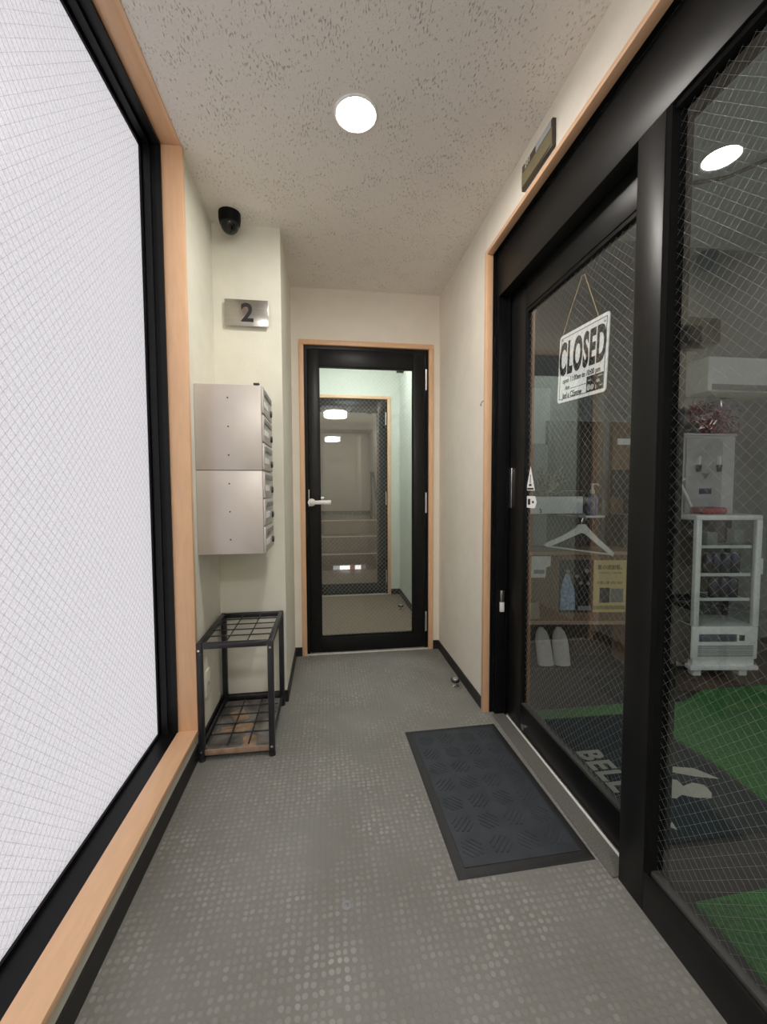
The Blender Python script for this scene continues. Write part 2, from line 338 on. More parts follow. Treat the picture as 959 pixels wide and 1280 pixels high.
# ------------------------------------------------------------------ glazed hinged doors
def hinged_door(n, trim_n, y, dx, label, tlabel, mesh_step=0.03):
    t = thing(trim_n, tlabel, 'trim', (dx+0.29, y, 0), kind='structure')
    a0, a1 = DX0+dx, DX1+dx
    obj('jamb_board', B().box(a0, a0+0.032, y-0.012, y+0.07, 0, DZ-0.032, 0.002), WOOD, t)
    obj('jamb_board', B().box(a1-0.034, a1, y-0.012, y+0.07, 0, DZ-0.032, 0.002), WOOD, t)
    obj('head_board', B().box(a0, a1, y-0.012, y+0.07, DZ-0.032, DZ, 0.002), WOOD, t)
    d = thing(n, label, 'door', (dx+0.29, y, 0), kind='structure')
    i0, i1, iz = a0+0.032, a1-0.034, DZ-0.032
    obj('door_frame', B().box(i0, i0+0.022, y+0.008, y+0.068, 0.001, iz).box(i1-0.022, i1, y+0.008, y+0.068, 0.001, iz).box(i0+0.022, i1-0.022, y+0.008, y+0.068, iz-0.022, iz)
        .box(i0+0.022, i0+0.034, y+0.048, y+0.068, 0.001, iz-0.022), BLACK, d)
    l0, l1, lz0, lz1 = i0+0.026, i1-0.026, 0.016, iz-0.026
    g0, g1, gz0, gz1 = -0.043+dx, 0.613+dx, 0.122, 1.992
    yo, yi = y+0.004, y+0.042
    obj('stile', B().box(l0, g0, yo, yi, lz0, lz1, 0.0015), BLACKG, d)
    obj('stile', B().box(g1, l1, yo, yi, lz0, lz1, 0.0015), BLACKG, d)
    obj('top_rail', B().box(g0, g1, yo, yi, gz1, lz1, 0.0015), BLACKG, d)
    obj('bottom_rail', B().box(g0, g1, yo, yi, lz0, gz0, 0.0015), BLACKG, d)
    b = 0.007
    obj('glazing_bead', B().box(g0, g0+b, yo+0.008, yi-0.008, gz0, gz1).box(g1-b, g1, yo+0.008, yi-0.008, gz0, gz1).box(g0, g1, yo+0.008, yi-0.008, gz0, gz0+b).box(g0, g1, yo+0.008, yi-0.008, gz1-b, gz1), BLACK, d)
    obj('pane', B().box(g0+0.003, g1-0.003, y+0.020, y+0.026, gz0+0.003, gz1-0.003), GLASS, d, smooth=False)
    # wire mesh lies in the x-z plane here
    w_ = B()
    for sgn in (1, -1):
        c = -3.0
        while c < 4.5:
            xs = sorted([(gz0-c)*sgn, (gz1-c)*sgn]); p, q = max(g0, xs[0]), min(g1, xs[1])
            if q-p > 0.004: w_.rod((p, y+0.023, sgn*p+c), (q, y+0.023, sgn*q+c), 0.0008)
            c += mesh_step
    obj('wire_mesh', w_, WIREM, d, kind='stuff', sharp=120)
    # lever handle
    h = B().cyl((g0-0.055, yo-0.012, 1.068), (g0-0.055, yo, 1.068), 0.026, n=20)
    hr = obj('handle_rosette', h, WHITEP, d)
    obj('lever_handle', B().tube([(g0-0.055, yo-0.010, 1.068), (g0-0.055, yo-0.045, 1.068), (g0-0.040, yo-0.052, 1.068), (g0+0.02, yo-0.050, 1.069), (g0+0.074, yo-0.046, 1.069)], lambda k: 0.0115+0.004*k, 10), WHITEP, d)
    obj('latch_plate', B().box(i0+0.0225, i0+0.0275, y+0.0045, y+0.008, 1.04, 1.155), SILVER, d)
    for z in (1.92, 1.06, 0.205):
        hg = B(); hg.cyl((l1+0.008, yo-0.004, z-0.068), (l1+0.008, yo-0.004, z+0.068), 0.0075, n=12)
        hg.cyl((l1+0.008, yo-0.004, z-0.073), (l1+0.008, yo-0.004, z-0.068), 0.005, n=10).cyl((l1+0.008, yo-0.004, z+0.068), (l1+0.008, yo-0.004, z+0.073), 0.005, n=10)
        obj('hinge', hg, SILVER, d)
    obj('door_sill', B().box(i0, i1, y-0.006, y+0.066, 0, 0.008, 0.001), ALU, d)
    obj('closer_bracket', B().box(g1-0.11, g1-0.06, yi, yi+0.03, gz1-0.012, gz1+0.02, 0.003), DARK, d)
    return d
hinged_door('door_1', 'trim_2', YF, 0.0, 'black framed glass door at the end of the corridor, white lever', 'pale wooden casing around the far corridor door')
Y2 = 4.50
hinged_door('door_2', 'trim_3', Y2, -0.055, 'second black framed glass door, seen through the first', 'pale wooden casing around the second door beyond the first', 0.032)

# ------------------------------------------------------------------ vestibule and stair hall beyond
VW = mat('pale_vestibule_wall', (0.66, 0.70, 0.64), 0.7, var=0.03, bump=0.3, bscale=110)
st('floor', B().box(-0.9, 1.1, 2.93, 9.0, -0.08, 0), FLOOR2, 'brownish vinyl floor beyond the far door', 'floor')
st('ceiling', B().box(-0.9, 1.1, YF+0.06, Y2, ZC, ZC+0.08), CEIL, 'ceiling of the small lobby beyond the far door', 'ceiling')
st('wall_left', B().box(-0.42, -0.30, YF+0.06, Y2, 0, ZC), VW, 'left wall of the small lobby beyond the far door', 'wall')
st('wall_right', B().box(0.80, 0.96, YF+0.06, Y2, 0, ZC), VW, 'bright right wall of the small lobby beyond the far door', 'wall')
a0, a1 = DX0-0.055, DX1-0.055
st('wall_far', B().box(-0.42, a0+0.01, Y2, Y2+0.06, 0, ZC).box(a1-0.01, 0.96, Y2, Y2+0.06, 0, ZC).box(a0+0.01, a1-0.01, Y2, Y2+0.06, DZ-0.01, ZC), VW, 'pale wall around the second glazed door', 'wall')
st('baseboard_right', B().box(0.792, 0.80, YF+0.06, Y2, 0, 0.06), BASE, 'black baseboard along the lobby right wall', 'baseboard')
st('baseboard_far', B().box(a1+0.002, 0.792, Y2-0.008, Y2, 0, 0.06), BASE, 'short black baseboard right of the second door', 'baseboard')
# stair hall
HW = mat('beige_stair_hall_wall', (0.50, 0.47, 0.40), 0.85, var=0.03, bump=0.3)
st('wall_left', B().box(-0.70, -0.62, Y2+0.06, 8.2, 0, 2.9), HW, 'left wall of the stair hall behind both doors', 'wall')
st('wall_right', B().box(0.85, 0.93, Y2+0.06, 8.2, 0, 2.9), HW, 'right wall of the stair hall behind both doors', 'wall')
st('wall_far', B().box(-0.7, 0.93, 8.1, 8.18, 0, 2.9), HW, 'beige wall at the back of the stair landing', 'wall')
st('ceiling', B().box(-0.7, 0.93, Y2+0.06, 8.2, 2.75, 2.83), HW, 'ceiling of the stair hall behind both doors', 'ceiling')
st('trim_9', B().box(-0.62, 0.85, 7.6, 8.1, 2.25, 2.75), HW, 'low beam over the back of the stair landing', 'beam')
st('baseboard_far', B().box(-0.62, 0.85, 8.085, 8.1, 0.68, 0.75), BASE, 'dark baseboard along the back of the landing', 'baseboard')
sr = thing('staircase', 'brown stair of three low steps up to a landing behind the second door', 'stairs', (0.1, 6.0, 0), kind='structure')
STEP = mat('brown_step', (0.20, 0.145, 0.105), 0.5, var=0.12)
NOSE = mat('pale_step_nosing', (0.62, 0.55, 0.44), 0.4)
for i, (y0, y1, z) in enumerate(((6.0, 6.27, 0.23), (6.27, 6.54, 0.455), (6.54, 8.1, 0.68))):
    s_ = obj('step', B().box(-0.62, 0.85, y0, y1, 0 if i == 0 else z-0.3, z), STEP, sr)
    obj('nosing', B().box(-0.62, 0.85, y0-0.006, y0+0.03, z-0.012, z+0.004, 0.002), NOSE, s_)
lw = thing('daylight_reflection', 'row of small glowing strips standing in for reflected daylight at the foot of the stair', 'window', (0.3, 5.99, 0.0))  # glowing strips imitate a daylight reflection; no real window here
obj('strip_edge', B().box(0.05, 0.58, 5.975, 5.9999, 0.0, 0.006), GREYP, lw)
obj('strip_edge', B().box(0.05, 0.58, 5.975, 5.9999, 0.066, 0.078), GREYP, lw)
for x0, x1, m_ in ((0.09, 0.178, glow('dim_reflection', (0.9, 0.85, 0.8), 0.45)), (0.184, 0.33, glow('bright_reflection', (1, 0.96, 0.93), 1.6)), (0.337, 0.397, glow('red_reflection', (0.45, 0.14, 0.11), 0.5)), (0.404, 0.49, glow('bright_reflection', (1, 0.96, 0.93), 1.3)), (0.495, 0.56, glow('brown_reflection', (0.35, 0.25, 0.2), 0.5))):  # emission colours paint the white and red of the reflection
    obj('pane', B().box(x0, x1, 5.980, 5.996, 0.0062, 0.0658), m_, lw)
hr_ = thing('handrail', 'dark handrail on a post at the right side of the stair behind both doors', 'handrail', (0.74, 5.85, 0))
obj('post', B().cyl((0.74, 5.85, 0), (0.74, 5.85, 0.88), 0.018, n=10), DARK, hr_)
obj('rail', B().tube([(0.74, 5.85, 0.87), (0.74, 6.6, 1.42), (0.74, 6.9, 1.44)], 0.02, 8), DARK, hr_)
obj('post', B().cyl((0.74, 6.85, 0.68), (0.74, 6.85, 1.43), 0.016, n=10), DARK, hr_)

# ------------------------------------------------------------------ lamps
def downlight(x, y, z, L, label, col=(1, 0.95, 0.89), r=0.066):
    t = thing('downlight', label, 'ceiling light', (x, y, z))
    b = B().lathe([(r+0.001, 0.0), (r+0.012, 0.0), (r+0.012, -0.004), (r+0.006, -0.007), (r, -0.005), (r, 0.0)], 40, Matrix.Translation((x, y, z)))
    obj('trim_ring', b, WHITEP, t)
    obj('diffuser', B().lathe([(0, -0.0045), (r*0.6, -0.0045), (r-0.001, -0.003), (r-0.001, -0.0005), (0, -0.0005)], 40, Matrix.Translation((x, y, z))), glow('downlight_glow', col, L), t)
    return t
def drum(x, y, z, L, label, r=0.18, h=0.10, col=(0.98, 1, 0.97)):
    t = thing('drum_light', label, 'ceiling light', (x, y, z))
    obj('base_plate', B().lathe([(0, 0), (r*0.8, 0), (r*0.8, -0.015), (0, -0.015)], 40, Matrix.Translation((x, y, z))), WHITEP, t)
    obj('lamp_shade', B().lathe([(0, -0.015), (r*0.97, -0.015), (r, -0.025), (r, -h+0.02), (r*0.95, -h), (0, -h-0.004)], 48, Matrix.Translation((x, y, z))), glow('drum_glow', col, L), t)
    return t
downlight(0.121, 1.564, ZC, DOWNLIGHT, 'round white downlight glowing in the corridor ceiling')
drum(0.16, -0.85, 2.40, DRUM, 'white drum ceiling lamp behind the viewpoint, seen mirrored in the far door')
drum(0.28, 3.75, ZC, VEST, 'white drum ceiling lamp in the small lobby between the two doors', col=(0.93, 1, 0.98))
drum(0.1, 5.6, 2.75, HALL, 'white drum ceiling lamp over the stair hall', col=(1, 0.95, 0.88))

# ------------------------------------------------------------------ right: sliding entrance
tr = thing('trim_4', 'pale wooden casing around the black sliding entrance', 'trim', (0.81, 1.0, 0), kind='structure')
obj('jamb_board', B().box(0.791, 0.824, 2.004, 2.033, 0, 2.317, 0.002), WOOD, tr)
obj('head_board', B().box(0.791, 0.824, -0.45, 2.004, 2.298, 2.317, 0.002), WOOD, tr)
fr = thing('trim_5', 'black aluminium frame of the sliding entrance with header and post', 'frame', (0.88, 1.0, 0), kind='structure')
obj('header', B().box(0.843, 0.90, -0.45, 2.004, 2.087, 2.298, 0.002), BLACKG, fr)
obj('header_track', B().box(0.90, 0.96, -0.45, 2.004, 2.11, 2.298), BLACK, fr)
obj('liner', B().box(0.8245, 0.843, 2.004, 2.030, 0, 2.317).box(0.8245, 0.843, -0.45, 2.004, 2.299, 2.317), BLACK, fr)
obj('jamb', B().box(0.845, 0.90, 1.976, 2.004, 0, 2.087).box(0.90, 0.96, 1.985, 2.004, 0, 2.11).box(0.892, 0.902, 1.968, 1.976, 0, 2.087), BLACK, fr)
obj('post', B().box(0.843, 0.90, 0.972, 1.066, 0, 2.087, 0.002), BLACKG, fr)
sw = obj('door_switch', B().box(0.862, 0.884, 1.962, 1.976, 0.585, 0.645, 0.002), SILVER, fr)
obj('switch_base', B().box(0.862, 0.884, 1.964, 1.976, 0.535, 0.585, 0.002), WHITEP, fr)
st('trim_6', B().box(0.828, 0.893, 1.07, 1.976, 0.0, 0.004), STONE, 'speckled threshold strip in front of the sliding door', 'threshold')
st('trim_7', B().box(0.893, 0.900, 1.07, 1.95, 0.0, 0.009, 0.001), WHITEP, 'thin bright metal guide rail along the threshold', 'rail')
# fixed panel
wn = thing('window_2', 'fixed wired-glass panel in a black frame, nearest on the right', 'window', (0.87, 0.3, 0), kind='structure')
obj('bottom_rail', B().box(0.843, 0.893, -0.45, 0.972, 0.0, 0.115, 0.002), BLACKG, wn)
obj('glazing_bead', B().box(0.851, 0.885, -0.45, 0.972, 0.115, 0.128, 0.002), GASK, wn)
obj('side_bead', B().box(0.845, 0.893, 0.955, 0.972, 0.115, 2.087).box(0.852, 0.893, -0.45, 0.955, 2.072, 2.087), MATTE, wn)
obj('pane', B().box(0.866, 0.872, -0.45, 0.96, 0.12, 2.078), GLASS, wn, smooth=False)
wire_mesh(-0.2, 0.955, 0.128, 2.072, 0.869, 0.0285, 0.00024, WIREM, wn)
# sliding leaf
SY0, SY1 = 0.99, 1.967
dr = thing('door_3', 'black framed sliding glass door with a CLOSED sign hung inside', 'door', (0.92, 1.5, 0), kind='structure')
obj('stile', B().box(0.905, 0.94, 1.822, SY1, 0.012, 2.10, 0.002), BLACKG, dr)
obj('stile', B().box(0.905, 0.94, SY0, 1.062, 0.012, 2.10, 0.002), BLACKG, dr)
obj('top_rail', B().box(0.905, 0.94, 1.062, 1.822, 1.965, 2.10, 0.002), BLACKG, dr)
obj('bottom_rail', B().box(0.905, 0.94, 1.062, 1.822, 0.012, 0.132, 0.002), BLACK, dr)
obj('glazing_bead', B().box(0.909, 0.936, 1.062, 1.822, 0.132, 0.142), GASK, dr)
obj('side_bead', B().box(0.909, 0.936, 1.812, 1.822, 0.142, 1.965).box(0.909, 0.936, 1.062, 1.812, 1.950, 1.965), BLACK, dr)
obj('pane', B().box(0.919, 0.925, 1.058, 1.826, 0.136, 1.96), GLASS, dr, smooth=False)
wire_mesh(1.062, 1.812, 0.142, 1.95, 0.922, 0.031, 0.00040, WIREM, dr)
pl = obj('pull_plate', B().box(0.899, 0.905, 1.935, 1.963, 1.06, 1.255, 0.0015), SILVER, dr)
obj('pull_recess', B().box(0.8975, 0.900, 1.941, 1.957, 1.072, 1.243, 0.001), DARK, pl)
for z in (1.095, 1.155, 1.215): obj('screw', B().cyl((0.8965, 1.949, z), (0.8985, 1.949, z), 0.003, n=10), SILVER, pl)
obj('rail_plug', B().cyl((0.901, 1.792, 0.036), (0.9055, 1.792, 0.036), 0.014, n=20), SILVER, dr)

# ------------------------------------------------------------------ corridor things
# mailboxes
def mailbox(z0, z1, label):
    y0, y1, x1 = 1.905, 2.205, -0.278
    t = thing('mailbox', label, 'mailbox', (-0.41, 2.05, z0), group='stacked steel mailboxes')
    b = B().box(XL, x1, y0, y1, z0, z1, 0.004)
    obj('body', b, BOXM, t)
    h = (z1-z0)/3
    for k in range(3):
        za, zb = z0+k*h+0.004, z0+(k+1)*h-0.004
        d = obj('door', B().box(x1, x1+0.008, y0+0.006, y1-0.006, za, zb, 0.0015), BOXM, t)
        obj('slot_flap', B().box(x1+0.008, x1+0.013, y0+0.03, y1-0.05, zb-0.035, zb-0.012, 0.001), GREYP, d)
        obj('name_plate', B().box(x1+0.008, x1+0.010, y0+0.03, y0+0.15, za+0.03, za+0.055), SIGNW, d)
        obj('dial_lock', B().cyl((x1+0.008, y1-0.06, za+0.035), (x1+0.016, y1-0.06, za+0.035), 0.017, 0.014, n=18), DARK, d)
        obj('rivet', B().cyl((-0.42, y0-0.0015, za+h*0.5), (-0.42, y0+0.001, za+h*0.5), 0.0035, n=10), DARK, t)
    return t
mailbox(0.868, 1.2385, 'lower of the two stacked steel mailboxes, above the umbrella rack')
m2 = mailbox(1.2395, 1.612, 'upper of the two stacked steel mailboxes, under the number plate')
obj('top_catch', B().box(-0.31, -0.285, 1.903, 1.92, 1.612, 1.620, 0.001), DARK, m2)
# number plate
t = thing('number_plate', 'brushed steel plate reading 2 on the pier', 'sign', (-0.392, YP-0.01, 2.055))
obj('plate', B().box(-0.499, -0.284, YP-0.022, YP-0.019, 1.990, 2.122, 0.001), STEEL, t)
obj('standoff', B().box(-0.47, -0.31, YP-0.019, YP, 2.01, 2.10), GREYP, t)
obj('numeral', text_bm('2', 0.128, 1.0, 0.003, 0.001, frame_mat((-0.389, YP-0.0225, 2.053), (1, 0, 0), (0, 0, 1))), INK, t, label='black numeral 2')
# dome camera
cx, cy = -0.452, 2.185
t = thing('dome_camera', 'small black dome camera on the ceiling above the mailboxes', 'camera', (cx, cy, ZC))
obj('housing', B().lathe([(0, 0), (0.052, 0), (0.052, -0.03), (0.048, -0.05), (0.043, -0.052)], 32, Matrix.Translation((cx, cy, ZC))), mat('black_housing', (0.003, 0.003, 0.003), 0.5, spec=0.15), t)
m_ = Matrix.Translation((cx, cy, ZC-0.045))
obj('dome', B().lathe([(0.045, 0.0)]+[(0.045*math.cos(a*PI/16), -0.052*math.sin(a*PI/16)) for a in range(1, 8)]+[(0, -0.052)], 32, m_), mat('smoked_dome', (0.004, 0.004, 0.0045), 0.08, spec=0.5), t)
obj('lens', B().cyl((cx+0.01, cy-0.024, ZC-0.072), (cx+0.012, cy-0.030, ZC-0.078), 0.012, n=16), DARK, t)
# socket plate low on the recessed wall
t = thing('wall_socket', 'cream socket plate low on the wall behind the rack', 'socket', (XL, 2.0, 0.18))
obj('plate', B().box(XL, XL+0.008, 1.955, 2.03, 0.20, 0.32, 0.002), WALLG, t)
obj('slot', B().box(XL+0.008, XL+0.0088, 1.985, 1.988, 0.245, 0.262).box(XL+0.008, XL+0.0088, 1.997, 2.0, 0.245, 0.262), DARK, t)
# umbrella rack
RX0, RX1, RY0, RY1, RZ = -0.548, -0.232, 1.795, 2.245, 0.512
t = thing('umbrella_rack', 'black metal umbrella rack with gridded top, under the mailboxes', 'rack', (-0.39, 2.02, 0))
L = 0.025
for x in (RX0, RX1-L):
    for y in (RY0, RY1-L):
        lg = obj('leg', B().box(x, x+L, y, y+L, 0.012, RZ, 0.004), RACK, t)
        obj('foot', B().cyl((x+L/2, y+L/2, 0), (x+L/2, y+L/2, 0.013), 0.015, n=14), DARK, lg)
        if y == RY0:
            obj('screw', B().cyl((x+L/2, y-0.003, RZ-0.03), (x+L/2, y+0.001, RZ-0.03), 0.005, n=10), SILVER, lg)
            obj('screw', B().cyl((x+L/2, y-0.003, 0.045), (x+L/2, y+0.001, 0.045), 0.0055, n=10), SILVER, lg)
for y in (RY0, RY1-L): obj('top_rail', B().box(RX0+L, RX1-L, y+0.001, y+L-0.001, RZ-0.026, RZ-0.001, 0.004), RACK, t)
for x in (RX0, RX1-L): obj('top_rail', B().box(x+0.001, x+L-0.001, RY0+L, RY1-L, RZ-0.024, RZ-0.001, 0.004), RACK, t)
ix0, ix1, iy0, iy1 = RX0+L, RX1-L, RY0+L, RY1-L
for zz in (RZ-0.012, 0.052):
    for k in (1, 2): obj('grid_rod', B().cyl((ix0+(ix1-ix0)*k/3, iy0, zz), (ix0+(ix1-ix0)*k/3, iy1, zz), 0.0032, n=8), RACK, t)
    for k in (1, 2, 3, 4): obj('grid_rod', B().cyl((ix0, iy0+(iy1-iy0)*k/5, zz+0.0055), (ix1, iy0+(iy1-iy0)*k/5, zz+0.0055), 0.0032, n=8), RACK, t)
for x in (RX0+0.006, RX1-L+0.006): obj('bottom_rail', B().box(x, x+0.011, iy0, iy1, 0.048, 0.062, 0.003), RACK, t)
obj('bottom_rail', B().box(ix0, ix1, RY1-L+0.004, RY1-0.006, 0.048, 0.070, 0.003), RACK, t)
TRAY = mat('stained_tray', (0.16, 0.15, 0.135), 0.5, var=0.6, scale=16)
obj('drip_tray', B().box(ix0-0.004, ix1+0.004, iy0-0.01, iy1, 0.024, 0.030).box(ix0-0.004, ix0, iy0-0.01, iy1, 0.030, 0.046).box(ix1, ix1+0.004, iy0-0.01, iy1, 0.030, 0.046).box(ix0, ix1, iy1-0.004, iy1, 0.030, 0.046), TRAY, t, label='stained grey drip tray')
obj('tray_lip', B().box(ix0-0.004, ix1+0.004, iy0-0.016, iy0-0.010, 0.022, 0.046, 0.001), mat('rusty_tan_lip', (0.36, 0.24, 0.17), 0.6, var=0.3, scale=20), t, label='tan front lip of the tray')
SCR = mat('brown_cardboard', (0.36, 0.25, 0.16), 0.85, var=0.25)
for (x, y, a, sx, sy, lb) in ((-0.44, 2.10, 0.5, 0.035, 0.05, 'small brown cardboard scrap at the back of the rack tray'), (-0.40, 1.99, 0.7, 0.045, 0.035, 'square tan cardboard scrap in the middle of the rack tray'), (-0.35, 1.87, 0.15, 0.03, 0.045, 'narrow tan cardboard scrap near the front lip of the rack tray'), (-0.47, 1.98, 0.1, 0.03, 0.022, 'flat brown cardboard scrap by the left side of the rack tray')):
    c, s = math.cos(a), math.sin(a)
    pts = [(x+c*u*sx-s*v*sy, y+s*u*sx+c*v*sy) for u, v in ((-1, -0.9), (0.9, -1), (1, 0.8), (0.2, 1.1), (-0.95, 0.9))]
    obj('cardboard_scrap', B().prism(pts, 0.0025, Matrix.Translation((0, 0, 0.0301))), SCR, label=lb, cat='scrap', group='scraps in the rack tray')
# door stops
def stopper(x, y, label):
    t = thing('door_stop', label, 'door stop', (x, y, 0))
    obj('base', B().lathe([(0, 0), (0.02, 0), (0.02, 0.004), (0.012, 0.008), (0.009, 0.012), (0.009, 0.034)], 24, Matrix.Translation((x, y, 0))), SILVER, t)
    obj('rubber_ring', B().lathe([(0.009, 0.030), (0.024, 0.031), (0.027, 0.037), (0.027, 0.044), (0.024, 0.047), (0.018, 0.047)], 24, Matrix.Translation((x, y, 0))), DARK, t)
    obj('cap', B().lathe([(0.018, 0.046), (0.016, 0.050), (0, 0.0515)], 24, Matrix.Translation((x, y, 0))), SILVER, t)
stopper(0.737, 2.30, 'chrome and black rubber door stop on the corridor floor')
stopper(0.70, 3.89, 'small door stop on the lobby floor, behind the far door glass')
# small ring anchor in the floor
obj('floor_anchor', B().lathe([(0.006, 0.0005), (0.007, 0.002), (0.011, 0.0025), (0.014, 0.001), (0.014, 0.0)], 20, Matrix.Translation((0.045, 1.10, 0))), GREYP, label='tiny grey ring set in the floor, left of the doormat', cat='floor ring')
# doormat
t = thing('doormat', 'charcoal ribbed rubber doormat lying before the sliding door', 'doormat', (0.59, 1.51, 0))
MX0, MX1, MY0, MY1 = 0.366, 0.812, 1.130, 1.893
MM = Matrix.Translation((0.59, 1.5115, 0)) @ Matrix.Rotation(math.radians(1.1), 4, 'Z') @ Matrix.Translation((-0.59, -1.5115, 0))
b = B(); i = 0.012
v0 = [b.bm.verts.new(c) for c in ((MX0, MY0, 0.0005), (MX1, MY0, 0.0005), (MX1, MY1, 0.0005), (MX0, MY1, 0.0005))]
v1 = [b.bm.verts.new(c) for c in ((MX0+i, MY0+i, 0.006), (MX1-i, MY0+i, 0.006), (MX1-i, MY1-i, 0.006), (MX0+i, MY1-i, 0.006))]
b.bm.faces.new(v0[::-1]); b.bm.faces.new(v1)
for k in range(4): b.bm.faces.new((v0[k], v0[(k+1) % 4], v1[(k+1) % 4], v1[k]))
bmesh.ops.transform(b.bm, matrix=MM, verts=b.bm.verts)
obj('border', b, RUBBERB, t)
q = 0.030
b = B().box(MX0+q, MX1-q, MY0+q, MY1-q, 0.0055, 0.0085, 0.001); bmesh.ops.transform(b.bm, matrix=MM, verts=b.bm.verts)
obj('pile_field', b, RUBBER, t)
b = B(); cell = 0.096
nx, ny = int((MX1-MX0-2*q)//cell), int((MY1-MY0-2*q)//cell)
ox, oy = (MX0+MX1-nx*cell)/2, (MY0+MY1-ny*cell)/2
for ix in range(nx):
    for iy in range(ny):
        ccx, ccy = ox+(ix+0.5)*cell, oy+(iy+0.5)*cell
        a = PI/4 if (ix+iy) % 2 else -PI/4
        for k in range(-2, 3):
            Lr = 0.078-abs(k)*0.02
            m_ = MM @ Matrix.Translation((ccx, ccy, 0.0088)) @ Matrix.Rotation(a, 4, 'Z') @ Matrix.Translation((0, k*0.0145, 0)) @ Matrix.Diagonal((Lr, 0.0055, 0.003, 1))
            bmesh.ops.create_cube(b.bm, size=1, matrix=m_)
obj('rib', b, RUBBER, t, kind='stuff', smooth=False)
# sign over the entrance
t = thing('wall_sign', 'small dark gold plate with pale figures, high above the sliding entrance', 'sign', (0.80, 1.52, 2.34))
GOLD = mat('dull_gold', (0.26, 0.23, 0.13), 0.4, metal=0.5)
DKB = mat('dark_brown_plate', (0.045, 0.035, 0.02), 0.4)
obj('plate', B().box(0.786, 0.80, 1.406, 1.632, 2.335, 2.430, 0.0015), DKB, t)
obj('gold_band', B().box(0.7845, 0.786, 1.408, 1.630, 2.347, 2.399), GOLD, t)
obj('grey_sticker', B().box(0.7845, 0.786, 1.414, 1.520, 2.402, 2.428), mat('blue_grey_sticker', (0.36, 0.37, 0.39), 0.5), t, label='blue-grey label')
obj('lettering', text_bm('201', 0.030, 0.9, 0.0005, 0.0004, frame_mat((0.7850, 1.585, 2.415), (0, -1, 0), (0, 0, 1)), spacing=1.15), mat('cream_letters', (0.75, 0.70, 0.55), 0.5), t)
# hook on the casing
obj('cord_hook', B().tube([(0.80, 2.046, 1.60), (0.789, 2.044, 1.597), (0.781, 2.044, 1.585), (0.783, 2.043, 1.573), (0.777, 2.044, 1.581)], 0.0016, 6), DARK, label='tiny dark wire hook on the wall beside the entrance casing', cat='hook')

# CLOSED sign, hung inside the sliding door
SX = 0.9325
def on_pane(x, y, z): return frame_mat((x, y, z), (0, -1, 0), (0, 0, 1))
t = thing('closed_sign', 'white CLOSED sign on a cord inside the sliding door', 'sign', (SX, 1.44, 1.62))
tilt = Matrix.Translation((SX, 1.445, 1.62)) @ Matrix.Rotation(math.radians(3.2), 4, 'X') @ Matrix.Translation((-SX, -1.445, -1.62))
def tl(bm): bmesh.ops.transform(bm, matrix=tilt, verts=bm.verts); return bm
def rrect(y0, y1, z0, z1, r):
    P_ = []
    for cy_, cz_, a0_ in ((y1-r, z1-r, 0), (y0+r, z1-r, 90), (y0+r, z0+r, 180), (y1-r, z0+r, 270)):
        for k in range(5): a = math.radians(a0_+k*22.5); P_.append((cy_+r*math.cos(a), cz_+r*math.sin(a)))
    return P_
YZ = Matrix(((0, 0, 1, 0), (1, 0, 0, 0), (0, 1, 0, 0), (0, 0, 0, 1)))      # (y,z,x) -> (x,y,z)
cy0, cy1, cz0, cz1 = 1.292, 1.588, 1.488, 1.748
b = B().prism(rrect(cy0, cy1, cz0, cz1, 0.014), 0.003, Matrix.Translation((SX, 0, 0)) @ YZ)
obj('board', tl(b.bm), SIGNW, t)
o_ = 0.012; b = B(); xf = SX-0.0006; lw_ = 0.0022
b.box(xf, SX, cy0+o_, cy1-o_, cz1-o_-lw_, cz1-o_).box(xf, SX, cy0+o_, cy1-o_, cz0+o_, cz0+o_+lw_).box(xf, SX, cy0+o_, cy0+o_+lw_, cz0+o_, cz1-o_).box(xf, SX, cy1-o_-lw_, cy1-o_, cz0+o_, cz1-o_)
obj('border_line', tl(b.bm), INK, t)
obj('lettering', tl(text_bm('CLOSED', 0.165, 0.425, 0.0066, 0.0004, on_pane(SX-0.0005, 1.443, 1.648), spacing=1.12)), INK, t, label='black CLOSED lettering')
obj('hours_line', tl(text_bm('open 11:00am to 10:00 pm', 0.0275, 0.76, 0.0003, 0.0004, on_pane(SX-0.0005, 1.440, 1.5685))), INK, t)
obj('date_line', tl(text_bm('Am', 0.024, 0.9, 0.0003, 0.0004, on_pane(SX-0.0005, 1.522, 1.540), shear=0.2)), INK, t)
obj('rule', tl(B().box(xf, SX, 1.402, 1.500, 1.533, 1.535).bm), INK, t)
obj('handwriting', tl(text_bm('Jael a CEanme', 0.030, 0.72, 0.0005, 0.0004, on_pane(SX-0.0005, 1.490, 1.512), shear=0.1)), INK, t)
ph = obj('photo_sticker', tl(B().box(xf, SX, 1.308, 1.400, 1.501, 1.556).bm), DARK, t, label='dark picture sticker')
b = B()
for (yy, zz, r) in ((1.385, 1.516, 0.011), (1.365, 1.515, 0.010)): b.lathe([(0, 0.0), (r, 0.0), (r, 0.0006), (0, 0.0006)], 14, on_pane(SX-0.0008, yy, zz))
for (y_, z_, s1, s2) in ((1.382, 1.541, 0.007, 0.0025), (1.334, 1.531, 0.008, 0.005), (1.325, 1.547, 0.012, 0.0018), (1.318, 1.514, 0.006, 0.002), (1.345, 1.512, 0.002, 0.007)): b.box(SX-0.0013, SX-0.0007, y_-s1, y_+s1, z_-s2, z_+s2)
obj('pale_patch', tl(b.bm), mat('pale_grey_print', (0.5, 0.52, 0.5), 0.5), ph)
CORD = mat('tan_cord', (0.55, 0.40, 0.22), 0.7)
